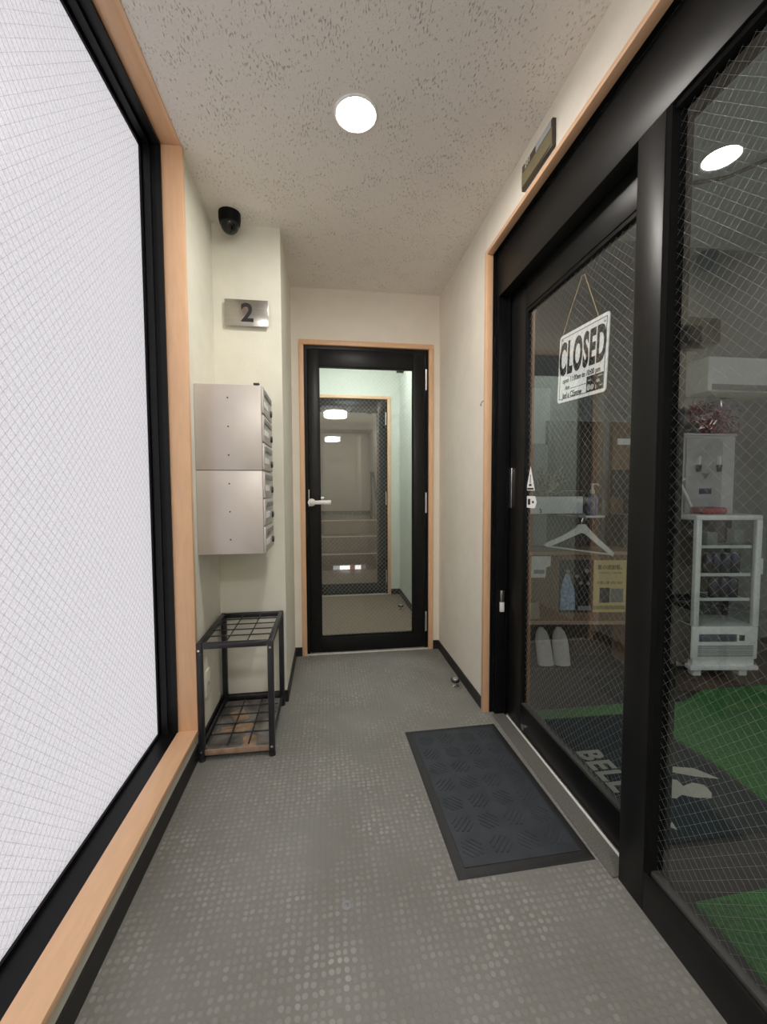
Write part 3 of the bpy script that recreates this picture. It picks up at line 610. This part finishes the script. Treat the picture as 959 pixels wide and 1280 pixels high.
obj('cord', B().tube([(SX+0.0015, 1.578, 1.735), (SX+0.0015, 1.50, 1.855), (SX+0.001, 1.445, 1.928), (SX+0.0015, 1.43, 1.925), (SX+0.0015, 1.38, 1.815), (SX+0.0015, 1.331, 1.712)], 0.0015, 6), CORD, t)
for yy, zz in ((1.315, 1.727), (1.567, 1.735)): obj('eyelet', tl(B().cyl((SX-0.0012, yy, zz-0.006), (SX+0.001, yy, zz-0.006), 0.0035, n=12).bm), GREYP, t)
# stickers on the sliding glass
t = thing('warning_sticker', 'small white triangular warning sticker on the sliding door glass', 'sticker', (0.9185, 1.80, 1.15))
SK = 0.9183
obj('label_face', B().prism([(-0.038, -0.046), (0.042, -0.046), (0.0, 0.062)], 0.0006, on_pane(SK+0.0004, 1.782, 1.192)), SIGNW, t)
obj('print', B().prism([(-0.003, -0.012), (0.003, -0.012), (0.003, 0.026), (-0.003, 0.026)], 0.0004, on_pane(SK-0.0001, 1.782, 1.192)).prism([(-0.013, -0.026), (0.013, -0.026), (0.010, -0.016), (-0.010, -0.016)], 0.0004, on_pane(SK-0.0001, 1.782, 1.192)).prism([(-0.028, -0.042), (0.032, -0.042), (0.030, -0.034), (-0.026, -0.034)], 0.0004, on_pane(SK-0.0001, 1.782, 1.192)), INK, t)
t = thing('arrow_sticker', 'small white arrow-shaped sticker under the triangle on the sliding door glass', 'sticker', (0.9185, 1.78, 1.07))
obj('label_face', B().prism([(-0.036, -0.027), (0.040, -0.027), (0.056, 0), (0.040, 0.027), (-0.036, 0.027)], 0.0006, on_pane(SK+0.0004, 1.778, 1.094)), SIGNW, t)
obj('print', B().prism([(-0.024, -0.013), (-0.002, -0.013), (-0.002, 0.014), (-0.024, 0.014)], 0.0004, on_pane(SK-0.0001, 1.778, 1.094)).prism([(0.014, -0.005), (0.032, -0.005), (0.032, 0.005), (0.014, 0.005)], 0.0004, on_pane(SK-0.0001, 1.778, 1.094)), INK, t)

# ------------------------------------------------------------------ shop interior
RYB, RZC = 2.75, 2.89
st('floor', B().box(0.95, 4.2, -1.5, RYB, -0.08, -0.002), GREYF, 'dark grey floor inside the closed shop', 'floor')
st('ceiling', B().box(0.96, 4.2, -1.5, RYB, RZC, RZC+0.08), ROOMC, 'pale grey ceiling inside the closed shop', 'ceiling')
st('wall_back', B().box(0.96, 4.28, RYB, RYB+0.1, -0.08, RZC), ROOMW, 'dark grey back wall inside the closed shop', 'wall')
st('wall_east', B().box(4.2, 4.28, -1.5, RYB, -0.08, RZC), ROOMW, 'far side wall inside the closed shop', 'wall')
st('wall_south', B().box(0.96, 1.3, -1.58, -1.5, -0.08, RZC).box(3.9, 4.28, -1.58, -1.5, -0.08, RZC).box(1.3, 3.9, -1.58, -1.5, -0.08, 0.5).box(1.3, 3.9, -1.58, -1.5, 2.75, RZC), ROOMW, 'near side wall inside the closed shop', 'wall')
st('trim_8', B().box(0.96, 1.22, -1.5, RYB, 2.55, RZC), ROOMW, 'grey boxed bulkhead above the sliding entrance, shop side', 'beam')
st('wall_west', B().box(0.90, 0.96, -1.5, -0.45, -0.08, RZC), ROOMW, 'shop wall beside the fixed glass panel', 'wall')

w3 = thing('added_window', 'unseen window added to let daylight into the shop, beside and behind the viewpoint', 'window', (2.6, -1.54, 0.5), kind='structure')  # unseen opening put in so sky light brightens the dim shop
obj('frame', B().box(1.3, 3.9, -1.56, -1.52, 0.5, 0.55).box(1.3, 3.9, -1.56, -1.52, 2.70, 2.75).box(1.3, 1.35, -1.56, -1.52, 0.55, 2.70).box(3.85, 3.9, -1.56, -1.52, 0.55, 2.70).box(2.58, 2.62, -1.56, -1.52, 0.55, 2.70), BLACK, w3)
obj('pane', B().box(1.35, 3.85, -1.543, -1.537, 0.55, 2.70), GLASS, w3, smooth=False)
# turf strips and mats
obj('turf_carpet', B().prism([(1.59, 1.0), (1.60, 1.53), (1.575, 1.68), (1.58, 1.93), (1.9, 1.94), (2.1, 2.04), (4.1, 2.05), (4.1, 1.0)], 0.012, Matrix.Translation((0, 0, -0.002))), TURF, label='large bright green turf carpet beside the dark entrance mat', cat='carpet')
obj('turf_carpet', B().prism([(1.0, -0.6), (1.0, 0.965), (1.35, 0.975), (2.6, 0.98), (2.6, -0.6)], 0.012, Matrix.Translation((0, 0, -0.002))), TURF, label='green turf carpet nearest the viewpoint, behind the fixed glass panel', cat='carpet')
obj('turf_carpet', B().box(1.0, 1.57, 1.885, 1.97, -0.002, 0.008), TURF, label='narrow green turf strip at the back edge of the dark mat', cat='carpet')
t = thing('entrance_mat', 'dark green-black shop mat lettered BELL inside the sliding door', 'mat', (1.28, 1.5, -0.002))
obj('pile', B().box(0.985, 1.565, 1.15, 1.878, -0.002, 0.008, 0.003), DGREEN, t)
PALE = mat('pale_grey_print_on_mat', (0.40, 0.41, 0.36), 0.9)
b = text_bm('BELL', 0.145, 0.80, 0.005, 0.0006, frame_mat((1.112, 1.505, 0.0086), (0, -1, 0), (1, 0, 0)), spacing=1.08)
obj('lettering', b, PALE, t, label='pale grey BELL lettering')
# emblem: points traced in floor metres (x, y)
b = B()
b.prism([(1.31, 1.545), (1.395, 1.480), (1.48, 1.458), (1.525, 1.388), (1.50, 1.395), (1.44, 1.415), (1.36, 1.455), (1.30, 1.51)], 0.0008, Matrix.Translation((0, 0, 0.008)))
b.prism([(1.24, 1.46), (1.315, 1.425), (1.355, 1.405), (1.35, 1.372), (1.40, 1.384), (1.435, 1.366), (1.425, 1.325), (1.40, 1.302), (1.345, 1.312), (1.305, 1.332), (1.27, 1.318), (1.235, 1.330), (1.205, 1.375), (1.20, 1.42)], 0.0008, Matrix.Translation((0, 0, 0.008)))
obj('emblem', b, PALE, t, label='pale two-lobed emblem')
obj('small_mark', B().prism([(1.135, 1.213), (1.155, 1.190), (1.165, 1.222)], 0.0008, Matrix.Translation((0, 0, 0.008))), PALE, t)
obj('floor_mat', B().box(1.55, 1.90, 1.965, 2.30, -0.002, 0.006, 0.002), DGREEN, label='small black mat at the foot of the shop counter', cat='mat')
obj('floor_board', B().box(1.92, 3.2, 2.055, 2.70, -0.002, 0.010, 0.002), DBROWN, label='brown floor panel under the glass drinks cooler', cat='floor panel')

# shoe cabinet: local x runs along its front, local y into it
CA = math.radians(-8); CO = Vector((1.225, 2.42, 0)); CU = Vector((math.cos(CA), math.sin(CA), 0)); CN = Vector((-CU.y, CU.x, 0))
def cab(u, n=0.0, z=0.0): return CO+CU*u+CN*n+Vector((0, 0, z))
t = thing('shoe_cabinet', 'open brown wooden shoe cabinet behind the sliding door', 'cabinet', CO, CA)
CW = 0.70
for u in (0.0, CW-0.020): obj('side_panel', B().box(u, u+0.020, 0.002, 0.25, 0, 0.743), BROWNE, t, local=True)
obj('top_board', B().box(0, CW, 0.0, 0.25, 0.743, 0.764, 0.001), BROWNE, t, local=True)
obj('shelf', B().box(0.020, CW-0.020, 0.0, 0.24, 0.305, 0.325), BROWNE, t, local=True)
obj('plinth', B().box(0.020, CW-0.020, 0.03, 0.24, 0.0, 0.012), GREYF, t, local=True)
obj('front_panel', B().box(0.020, CW-0.020, 0.014, 0.028, 0.325, 0.743), BROWN, t, local=True)
obj('back_panel', B().box(0.020, CW-0.020, 0.24, 0.248, 0, 0.743), DBROWN, t, local=True)
# posters and papers on the cabinet front (local y = 0 is the panel face, negative towards the door)
def sheet(u0, u1, z0, z1, k=0): return B().box(u0, u1, -0.0012-0.0006*k, -0.0004-0.0006*(k-1) if k else 0.0, z0, z1)
def fl(u, z, k=1): return frame_mat((u, -0.0012-0.0006*(k-1), z), (1, 0, 0), (0, 0, 1))
PB = cab(0, 0.0125)
def poster(name, label, cat): return thing(name, label, cat, PB, CA)
t = poster('film_poster', 'dark poster with a pale blue gown, on the shoe cabinet', 'poster')
obj('sheet', sheet(0.213, 0.424, 0.378, 0.712), mat('dark_brown_print', (0.055, 0.042, 0.042), 0.5, var=0.5, scale=18), t, local=True)
obj('gown', B().prism([(-0.042, -0.145), (0.052, -0.145), (0.046, -0.02), (0.022, 0.045), (0.016, 0.085), (-0.012, 0.085), (-0.026, 0.045), (-0.040, -0.02)], 0.0006, fl(0.265, 0.54)), mat('pale_blue_print', (0.30, 0.42, 0.60), 0.5, var=0.5, scale=45), t, local=True)
SKIN = mat('skin_tone_print', (0.36, 0.28, 0.24), 0.5)
for (x, z, r) in ((0.268, 0.640, 0.012), (0.385, 0.642, 0.014), (0.325, 0.608, 0.012), (0.350, 0.565, 0.011), (0.396, 0.562, 0.011)): obj('pale_spot', B().lathe([(0, 0), (r, 0), (r, 0.0011), (0, 0.0011)], 12, fl(x, z)), SKIN, t, local=True)
for (x, z, ww, hh) in ((0.385, 0.588, 0.030, 0.05), (0.350, 0.49, 0.024, 0.07), (0.394, 0.48, 0.024, 0.075)): obj('dark_coat', B().prism([(-ww, -hh), (ww, -hh), (ww*0.7, hh), (-ww*0.7, hh)], 0.0006, fl(x, z)), INK, t, local=True)
obj('caption_bar', sheet(0.335, 0.415, 0.392, 0.420, 2), GREYP, t, local=True)
t = poster('yellow_poster', 'yellow event poster beside the dark one on the shoe cabinet', 'poster')
obj('sheet', sheet(0.428, 0.632, 0.380, 0.708), mat('yellow_paper', (0.66, 0.54, 0.25), 0.6, var=0.06), t, local=True)
BR = mat('brown_print', (0.07, 0.045, 0.03), 0.6)
obj('heading', text_bm('夏の感謝祭。', 0.032, 0.9, 0.0004, 0.0003, fl(0.538, 0.662, 2)), BR, t, local=True)
obj('text_line', text_bm('11月23日(土) 11:00-17:00', 0.0150, 0.9, 0.0, 0.0003, fl(0.532, 0.628, 2)), BR, t, local=True)
obj('text_line', text_bm('お買い得 50% OFF!', 0.023, 0.85, 0.0002, 0.0003, fl(0.530, 0.565, 2)), mat('red_brown_print', (0.22, 0.06, 0.04), 0.6), t, local=True)
obj('picture_block', sheet(0.468, 0.532, 0.440, 0.535, 1), mat('dark_blue_print', (0.035, 0.042, 0.06), 0.6, var=0.4, scale=60), t, local=True)
obj('grey_block', sheet(0.536, 0.616, 0.442, 0.530, 1), mat('grey_print', (0.22, 0.22, 0.20), 0.6, var=0.1), t, local=True)
obj('olive_band', sheet(0.430, 0.630, 0.398, 0.422, 1), mat('olive_print', (0.30, 0.28, 0.10), 0.6), t, local=True)
t = poster('paper_sheet', 'white paper sheet at the upper left of the shoe cabinet front', 'paper')
PAPER = mat('white_paper', (0.78, 0.78, 0.76), 0.8)
obj('sheet', B().prism([(0.038, 0.60), (0.128, 0.60), (0.132, 0.665), (0.158, 0.672), (0.160, 0.735), (0.040, 0.735)], 0.001, frame_mat((0, 0, 0), (1, 0, 0), (0, 0, 1))), PAPER, t, local=True)
obj('grey_print', sheet(0.055, 0.12, 0.625, 0.65, 1), GREYP, t, local=True)
t = poster('paper_note', 'tilted yellowish note low on the left of the cabinet front', 'paper')
obj('sheet', B().prism([(0.040, 0.335), (0.096, 0.342), (0.089, 0.447), (0.031, 0.440)], 0.001, frame_mat((0, 0, 0), (1, 0, 0), (0, 0, 1))), mat('yellowish_note', (0.36, 0.34, 0.24), 0.8), t, local=True)
# slippers leaning in the lower compartment
SLP = mat('white_towelling', (0.72, 0.72, 0.69), 0.95, var=0.06, bump=0.6, bscale=300)
def slipper(u, label, turn):
    b = B(); rings = []
    for k in range(9):
        f_ = k/8; z = 0.004+0.218*f_
        hw = 0.052*math.sqrt(max(0.05, 1-(max(0, f_-0.45)/0.57)**2.3))
        th = 0.030*(1-f_*0.55); yy = 0.02+0.085*f_
        rings.append([b.bm.verts.new((hw*math.cos(a), yy+th*math.sin(a)*(1 if math.sin(a) < 0 else 0.5), z)) for a in [2*PI*j/16 for j in range(16)]])
    for p_, q_ in zip(rings, rings[1:]):
        for j in range(16): b.bm.faces.new((p_[j], p_[(j+1) % 16], q_[(j+1) % 16], q_[j]))
    b.bm.faces.new(rings[0][::-1]); b.bm.faces.new(rings[-1])
    t = thing('slipper', label, 'slipper', cab(u, 0.06, 0.0125), CA+turn, group='white slippers in the cabinet')
    obj('upper', b, SLP, t, local=True)
    obj('sole', B().prism([(-0.048, 0.004), (0.048, 0.004), (0.044, 0.15), (-0.044, 0.15)], 0.008, Matrix.Translation((0, 0.038, 0)) @ Matrix.Rotation(math.radians(69), 4, 'X')), GREYP, t, local=True)
slipper(0.168, 'left white slipper standing toe-up in the cabinet', 0.06)
slipper(0.272, 'right white slipper standing toe-up in the cabinet', -0.08)
# hanger
t = thing('clothes_hanger', 'white clothes hanger on the hook of the small wall shelf', 'hanger', (1.53, 2.30, 0.92))
HY = 2.30; HM = mat('white_hanger_plastic', (0.88, 0.89, 0.87), 0.4)
hm = frame_mat((1.519, HY+0.006, 0.937), (1, 0, 0), (0, 0, 1)) @ Matrix.Diagonal((0.97, 0.97, 1, 1))
left = [(-0.250, -0.120), (-0.232, -0.104), (-0.12, -0.058), (-0.045, -0.018), (-0.025, 0.004), (0.02, 0.004), (0.038, -0.018), (0.113, -0.090), (0.190, -0.155), (0.215, -0.178), (0.210, -0.200), (0.185, -0.186), (0.10, -0.122), (0.02, -0.056), (-0.005, -0.048), (-0.05, -0.064), (-0.13, -0.096), (-0.222, -0.132)]
obj('shoulder', B().prism(left, 0.012, hm), HM, t)
obj('bar', B().cyl((1.519-0.228, HY, 0.937-0.122), (1.519+0.199, HY, 0.937-0.184), 0.0045, n=8), HM, t)
obj('hook', B().tube([(1.515, HY, 0.937), (1.515, HY, 0.960), (1.526, HY, 0.981), (1.541, HY, 0.977), (1.543, HY, 0.963)], 0.0025, 6), SILVER, t)
# small wall shelf with things
SHW = mat('pale_shelf_laminate', (0.76, 0.80, 0.83), 0.5, var=0.06)
t = thing('wall_shelf', 'pale box shelf fixed to the back wall above the shoe cabinet', 'shelf', (1.45, 2.6, 1.0))
obj('front_panel', B().box(1.222, 1.600, 2.420, 2.435, 1.000, 1.106, 0.001), SHW, t)
obj('board', B().box(1.222, 1.600, 2.435, RYB, 1.045, 1.062), SHW, t)
obj('side_board', B().box(1.60, 1.74, 2.40, RYB, 0.972, 0.985), SHW, t)
obj('bracket', B().box(1.30, 1.32, 2.435, RYB, 1.0, 1.045), GREYP, t)
obj('bracket', B().box(1.58, 1.60, 2.435, RYB, 0.985, 1.045), GREYP, t)
obj('hook', B().tube([(1.312, 2.420, 1.03), (1.312, 2.405, 1.022), (1.312, 2.402, 1.012), (1.312, 2.41, 1.008)], 0.004, 6), DARK, t)
obj('hook', B().tube([(1.531, 2.420, 1.012), (1.531, 2.390, 1.000), (1.531, 2.310, 0.977), (1.531, 2.292, 0.977), (1.531, 2.286, 0.990)], 0.0025, 6), SILVER, t)
# pump bottle
bx, by, bz = 1.675, 2.44, 0.985
t = thing('pump_bottle', 'clear blue pump bottle with white nozzle at the shelf end', 'bottle', (bx, by, bz))
obj('body', B().lathe([(0, -0.0), (0.034, 0), (0.036, 0.006), (0.036, 0.110), (0.030, 0.128), (0.014, 0.138), (0.014, 0.144), (0, 0.144)], 24, Matrix.Translation((bx, by, bz))), mat('blue_bottle_plastic', (0.16, 0.20, 0.30), 0.2, var=0.4, scale=40), t)
obj('pump', B().lathe([(0.017, 0.140), (0.017, 0.160), (0.008, 0.164), (0.006, 0.190), (0.012, 0.192), (0.012, 0.202), (0, 0.203)], 16, Matrix.Translation((bx, by, bz))).tube([(bx, by, bz+0.197), (bx+0.03, by-0.01, bz+0.198), (bx+0.036, by-0.012, bz+0.185)], 0.005, 8), mat('white_pump', (0.66, 0.64, 0.58), 0.4), t)
# dried plant
t = thing('dried_plant', 'bushy dried plant with pale twigs standing behind the wall shelf front', 'plant', (1.45, 2.61, 1.062))
obj('pot', B().lathe([(0, 0), (0.05, 0), (0.065, 0.03), (0.06, 0.035), (0, 0.035)], 20, Matrix.Translation((1.45, 2.61, 1.062))), DARK, t)
TW = mat('pale_dry_twig', (0.42, 0.36, 0.26), 0.8, var=0.3)
b, b2 = B(), B()
for k in range(70):
    a, el = random.uniform(0, 2*PI), random.uniform(0.25, 1.4); ln = random.uniform(0.10, 0.26)
    d = Vector((math.cos(a)*math.cos(el)*0.9, math.sin(a)*math.cos(el)*0.4, math.sin(el)))
    p0 = Vector((1.45, 2.61, 1.095)); p1 = p0+d*ln*0.6+Vector((random.uniform(-.03, .03), 0, 0)); p2 = p1+(d+Vector((random.uniform(-.6, .6), random.uniform(-.2, .2), random.uniform(-.5, .3))))*ln*0.4
    b.tube([p0, p1, p2], 0.0022, 5)
    for q_ in range(3):
        c = p1.lerp(p2, random.random()); a2 = random.uniform(0, 2*PI); u = Vector((math.cos(a2), random.uniform(-.4, .4), math.sin(a2)))*random.uniform(0.012, 0.03); v_ = u.cross(Vector((0.1, 1, 0.2))).normalized()*0.006
        b2.bm.faces.new([b2.bm.verts.new(x_) for x_ in (c, c+u*0.5+v_, c+u, c+u*0.5-v_)])
obj('twig', b, TW, t, kind='stuff'); obj('leaf', b2, mat('grey_brown_leaf', (0.16, 0.15, 0.11), 0.8, var=0.5, scale=20), t, kind='stuff', smooth=False)
# back wall furniture
BK = RYB
t = thing('tall_cabinet', 'dark brown tall panel cabinet on the back wall behind the shelf', 'cabinet', (1.85, BK-0.04, 0.0))
obj('body', B().box(1.765, 1.93, BK-0.05, BK, 0.0, 1.622, 0.002), DBROWN, t)
obj('door', B().box(1.775, 1.845, BK-0.058, BK-0.05, 0.05, 1.60, 0.001).box(1.850, 1.920, BK-0.058, BK-0.05, 0.05, 1.60, 0.001), DBROWN, t)
t = thing('wooden_screen', 'mid brown wooden panel with a white label plate, back of the shop', 'panel', (2.12, BK-0.04, 0.0))
obj('body', B().box(2.01, 2.29, BK-0.04, BK, 0.0, 1.625, 0.002), BROWN, t)
obj('label_plate', B().box(2.045, 2.17, BK-0.044, BK-0.04, 1.465, 1.508), SIGNW, t, label='white label plate')
t = thing('grey_locker', 'grey metal locker with stepped top at the left of the shop back wall', 'locker', (1.60, BK-0.04, 0.0))
obj('body', B().box(1.52, 1.76, BK-0.045, BK-0.002, 0.0, 1.625, 0.002), mat('grey_brown_locker', (0.13, 0.125, 0.11), 0.6, var=0.1), t)
obj('side_step', B().box(1.42, 1.52, BK-0.045, BK-0.002, 0.0, 1.46, 0.002), GREYP, t)
obj('pale_wall_panel', B().box(1.34, 1.55, BK-0.012, BK, 1.47, 1.85), mat('pale_panel', (0.48, 0.54, 0.54), 0.7), label='pale grey-green board on the back wall, left of the locker', cat='panel')
t = thing('monitor', 'black monitor on a stand in front of the brown panel', 'monitor', (1.97, 2.62, 0.90))
obj('screen', B().box(1.93, 2.19, 2.595, 2.62, 1.10, 1.285, 0.004), DARK, t)
obj('stand', B().box(2.04, 2.08, 2.60, 2.63, 0.98, 1.12).box(1.97, 2.15, 2.55, 2.67, 0.965, 0.98, 0.003), DARK, t)
t = thing('counter_unit', 'dark grey counter unit along the back wall behind the hanger', 'counter', (2.08, 2.62, 0))
obj('body', B().box(1.96, 2.20, 2.52, BK-0.06, 0.0, 0.945, 0.002), mat('charcoal_counter', (0.055, 0.05, 0.046), 0.6, var=0.1), t)
obj('top', B().box(1.95, 2.21, 2.51, BK-0.06, 0.945, 0.965, 0.002), GREYF, t)
t = thing('air_conditioner', 'long pale wall unit high on the back wall above the water server', 'air conditioner', (3.0, 2.65, 1.8))
obj('body', B().box(2.60, 3.32, 2.56, BK, 1.82, 2.06, 0.015), COOLW, t)
obj('louvre', B().box(2.63, 3.29, 2.552, 2.56, 1.83, 1.87, 0.002), GREYP, t)
t = thing('wall_speaker', 'small dark speaker box on the back wall, left of the wall unit', 'speaker', (2.6, 2.66, 2.17))
obj('body', B().box(2.47, 2.75, 2.62, BK, 2.17, 2.34, 0.006), DARK, t)
obj('grille', B().box(2.485, 2.735, 2.612, 2.62, 2.185, 2.325, 0.002), GREYF, t)
# ceiling cables in the shop
obj('ceiling_cable', B().tube([(1.66, 2.0, 2.87), (1.9, 2.05, 2.76), (2.1, 2.0, 2.78), (2.4, 1.85, 2.875)], 0.010, 8), mat('brown_cable', (0.10, 0.09, 0.08), 0.7), label='sagging brown cable on the shop ceiling, seen under the mirrored lamp', cat='cable')

# glass drinks cooler
t = thing('drinks_cooler', 'white upright glass-fronted drinks cooler on four feet', 'cooler', (2.385, 2.279, 0.010), math.radians(-8))
W2, D2, D0 = 0.195, 0.12, -0.13
for x in (-W2+0.03, W2-0.03-0.05):
    for y in (D0+0.03, D2-0.08): obj('foot', B().box(x, x+0.05, y, y+0.05, 0, 0.05, 0.006), COOLW, t, local=True)
obj('skirt', B().box(-W2-0.012, W2+0.005, D0-0.006, D0+0.05, 0.05, 0.075, 0.004).box(-W2+0.01, W2-0.01, D0+0.012, D0+0.05, 0.075, 0.115), COOLW, t, local=True)
obj('chassis', B().box(-W2+0.004, W2-0.004, D0+0.05, D2-0.004, 0.05, 0.115), GREYF, t, local=True)
obj('base_housing', B().box(-W2-0.006, W2, D0, D2, 0.115, 0.315, 0.008), COOLW, t, local=True)
for k in range(6): obj('vent_slat', B().box(-W2+0.03, W2-0.03, D0-0.004, D0+0.001, 0.135+k*0.012, 0.141+k*0.012), GREYP, t, local=True)
obj('control_panel', B().box(-W2+0.035, W2-0.13, D0-0.004, D0+0.001, 0.225, 0.270, 0.001), mat('slate_blue_label', (0.12, 0.13, 0.17), 0.4), t, local=True)
obj('switch', B().box(W2-0.115, W2-0.085, D0-0.006, D0+0.001, 0.230, 0.265, 0.002), DARK, t, local=True)
obj('side_panel', B().box(-W2-0.0085, -W2-0.0055, D0+0.010, D2+0.002, 0.112, 0.318), GREYF, t, local=True, label='dark side panel')
obj('top_cap', B().box(-W2, W2, D0, D2, 0.955, 0.985, 0.006), COOLW, t, local=True)
for x in (-W2, W2-0.032):
    obj('corner_post', B().box(x, x+0.032, D0, D0+0.03, 0.315, 0.955, 0.004), COOLW, t, local=True)
    obj('corner_post', B().box(x, x+0.032, D2-0.03, D2, 0.315, 0.955, 0.004), GREYF, t, local=True)
obj('back_panel', B().box(-W2+0.032, W2-0.032, D2-0.012, D2-0.004, 0.315, 0.955), mat('cooler_back', (0.10, 0.115, 0.115), 0.5), t, local=True)
obj('door_pane', B().box(-W2+0.034, W2-0.034, D0+0.008, D0+0.013, 0.317, 0.953), GLASS, t, local=True, smooth=False)
obj('side_pane', B().box(-W2+0.006, -W2+0.011, D0+0.031, D2-0.031, 0.317, 0.953), mat('dark_side_glass', (0.02, 0.024, 0.025), 0.12), t, local=True, smooth=False, label='dark side pane')
obj('side_pane', B().box(W2-0.017, W2-0.012, D0+0.032, D2-0.032, 0.317, 0.953), GLASS, t, local=True, smooth=False)
obj('door_handle', B().box(W2, W2+0.018, D0+0.006, D0+0.03, 0.63, 0.725, 0.004), COOLW, t, local=True)
SHZ = (0.62, 0.79, 0.47)
for z in SHZ:
    b = B()
    for k in range(9): b.cyl((-W2+0.036+k*0.040, D0+0.035, z), (-W2+0.036+k*0.040, D2-0.035, z), 0.0025, n=6)
    b.box(-W2+0.034, W2-0.034, D0+0.032, D0+0.038, z-0.006, z+0.012); b.box(-W2+0.034, W2-0.034, D2-0.040, D2-0.034, z-0.004, z+0.004)
    obj('wire_shelf', b, COOLW, t, local=True)
# cans and boxes inside (things of their own, sharing meshes)
rot = math.radians(-8)
def cw(x, y, z): return (2.385+x*math.cos(rot)-y*math.sin(rot), 2.279+x*math.sin(rot)+y*math.cos(rot), 0.010+z)
can0 = thing('drink_can', 'silver and dark blue can on the upper cooler shelf, among its row', 'can', cw(-0.06, -0.05, 0.6226), group='cans in the drinks cooler')
obj('body', B().lathe([(0, 0), (0.024, 0), (0.028, 0.008), (0.028, 0.108), (0.0235, 0.118), (0.0235, 0.121), (0, 0.119)], 20), mat('navy_can', (0.05, 0.06, 0.11), 0.25, metal=0.6, var=0.3, scale=25), can0, local=True)
obj('lid', B().lathe([(0.0235, 0.1185), (0.0245, 0.123), (0.0215, 0.124), (0.020, 0.1205), (0, 0.1205)], 20), SILVER, can0, local=True)
can0['label'] = 'first can from the left on the upper wire shelf of the drinks cooler'
for k, nm in enumerate(('second', 'third', 'fourth')):
    dup(can0, cw(-0.06+0.056*(k+1), -0.05+0.008*((k+1) % 2), 0.6226), label=f'{nm} can from the left on the upper wire shelf of the drinks cooler')
for k, nm in enumerate(('left', 'middle', 'right')):
    dup(can0, cw(-0.02+0.057*k, -0.05, 0.4726), label=f'{nm} can on the lowest wire shelf of the drinks cooler')
obj('carton', B().box(2.29, 2.36, 2.22, 2.27, 0.803, 0.885, 0.002), mat('pale_carton', (0.30, 0.33, 0.31), 0.6), label='pale left carton on the top shelf of the drinks cooler', cat='carton')
obj('carton', B().box(2.455, 2.52, 2.20, 2.25, 0.803, 0.905, 0.002), mat('greenish_carton', (0.25, 0.29, 0.27), 0.6), label='taller greenish carton at the right of the cooler top shelf', cat='carton')
# water server behind
t = thing('water_server', 'white water server with two taps behind the drinks cooler', 'water server', (2.66, 2.62, 0.0))
SV = mat('server_white', (0.70, 0.71, 0.70), 0.4, var=0.03)
obj('body', B().box(2.455, 2.86, 2.58, BK-0.005, 0.0, 1.52, 0.012), SV, t)
obj('front_panel', B().box(2.46, 2.745, 2.565, 2.585, 0.95, 1.505, 0.006), mat('server_grey_front', (0.50, 0.51, 0.52), 0.35, var=0.03), t)
obj('top_cap', B().box(2.45, 2.865, 2.575, BK-0.004, 1.52, 1.535, 0.004), SV, t)
for x in (2.545, 2.705):
    tp = obj('tap_lever', B().box(x-0.009, x+0.009, 2.545, 2.566, 1.32, 1.375, 0.003), SIGNW, t)
    obj('spout', B().cyl((x, 2.553, 1.27), (x, 2.553, 1.315), 0.013, 0.018, n=14), DARK, tp)
obj('badge', B().prism([(-0.035, 0.02), (0, 0.012), (0.035, 0.02), (0.0, -0.025)], 0.004, frame_mat((2.61, 2.565, 1.245), (1, 0, 0), (0, 0, 1))), GREYP, t)
obj('blue_print', B().box(2.565, 2.66, 2.562, 2.566, 1.115, 1.155, 0.001), mat('navy_print', (0.07, 0.08, 0.14), 0.5, var=0.5, scale=50), t)
obj('hose', B().tube([(2.46, 2.575, 1.22), (2.40, 2.55, 1.20), (2.41, 2.50, 1.10), (2.43, 2.47, 1.005)], 0.009, 8), SIGNW, t, label='white slanting hose')
t = thing('tinsel_garland', 'dark red and silver tinsel garland heaped on the water server', 'garland', (2.62, 2.64, 1.535))
b, b2 = B(), B()
for k in range(750):
    c = Vector((2.68+random.gauss(0, 0.12), 2.655+random.uniform(-0.06, 0.05), 1.542+abs(random.gauss(0, 0.10))))
    c.x = min(max(c.x, 2.60), 2.92)
    if c.z > 1.77: c.z = 1.54+random.random()*0.22
    u = Vector((random.gauss(0, 1), random.gauss(0, 1), random.gauss(0, 1))).normalized()*random.uniform(0.015, 0.035); v_ = u.cross(Vector((random.random(), 1, random.random()))).normalized()*0.004
    if c.z-abs(u.z) < 1.537: c.z = 1.538+abs(u.z)
    tgt = b if random.random() < 0.8 else b2
    tgt.bm.faces.new([tgt.bm.verts.new(x_) for x_ in (c-u, c+v_, c+u, c-v_)])
obj('foil_strand', b, RED, t, kind='stuff', smooth=False); obj('silver_strand', b2, SILVER, t, kind='stuff', smooth=False)
b = B()
for k in range(5): b.tube([(2.60+k*0.055, 2.66, 1.538), (2.60+k*0.06, 2.65, 1.60+0.02*(k % 3)), (2.585+k*0.07, 2.65, 1.66+0.015*(k % 2))], 0.004, 5)
obj('stem', b, DARK, t)
obj('heart_box', B().prism([(-0.06, 0.03), (-0.055, 0.062), (-0.03, 0.07), (0.03, 0.07), (0.03, 0.0), (-0.01, 0.0), (-0.05, 0.012)], 0.05, frame_mat((2.53, 2.63, 1.5355), (1, 0, 0), (0, 0, 1))), mat('dark_green_box', (0.03, 0.035, 0.03), 0.5), label='small dark box at the left on top of the water server', cat='box')
t = thing('red_tray', 'red cushion-shaped tray lying on top of the drinks cooler', 'tray', (2.40, 2.29, 0.995), rot)
obj('dish', B().box(-0.10, 0.04, -0.06, 0.08, 0.0, 0.042, 0.014, 3), mat('red_cloth', (0.30, 0.045, 0.05), 0.7, var=0.2), t, local=True)
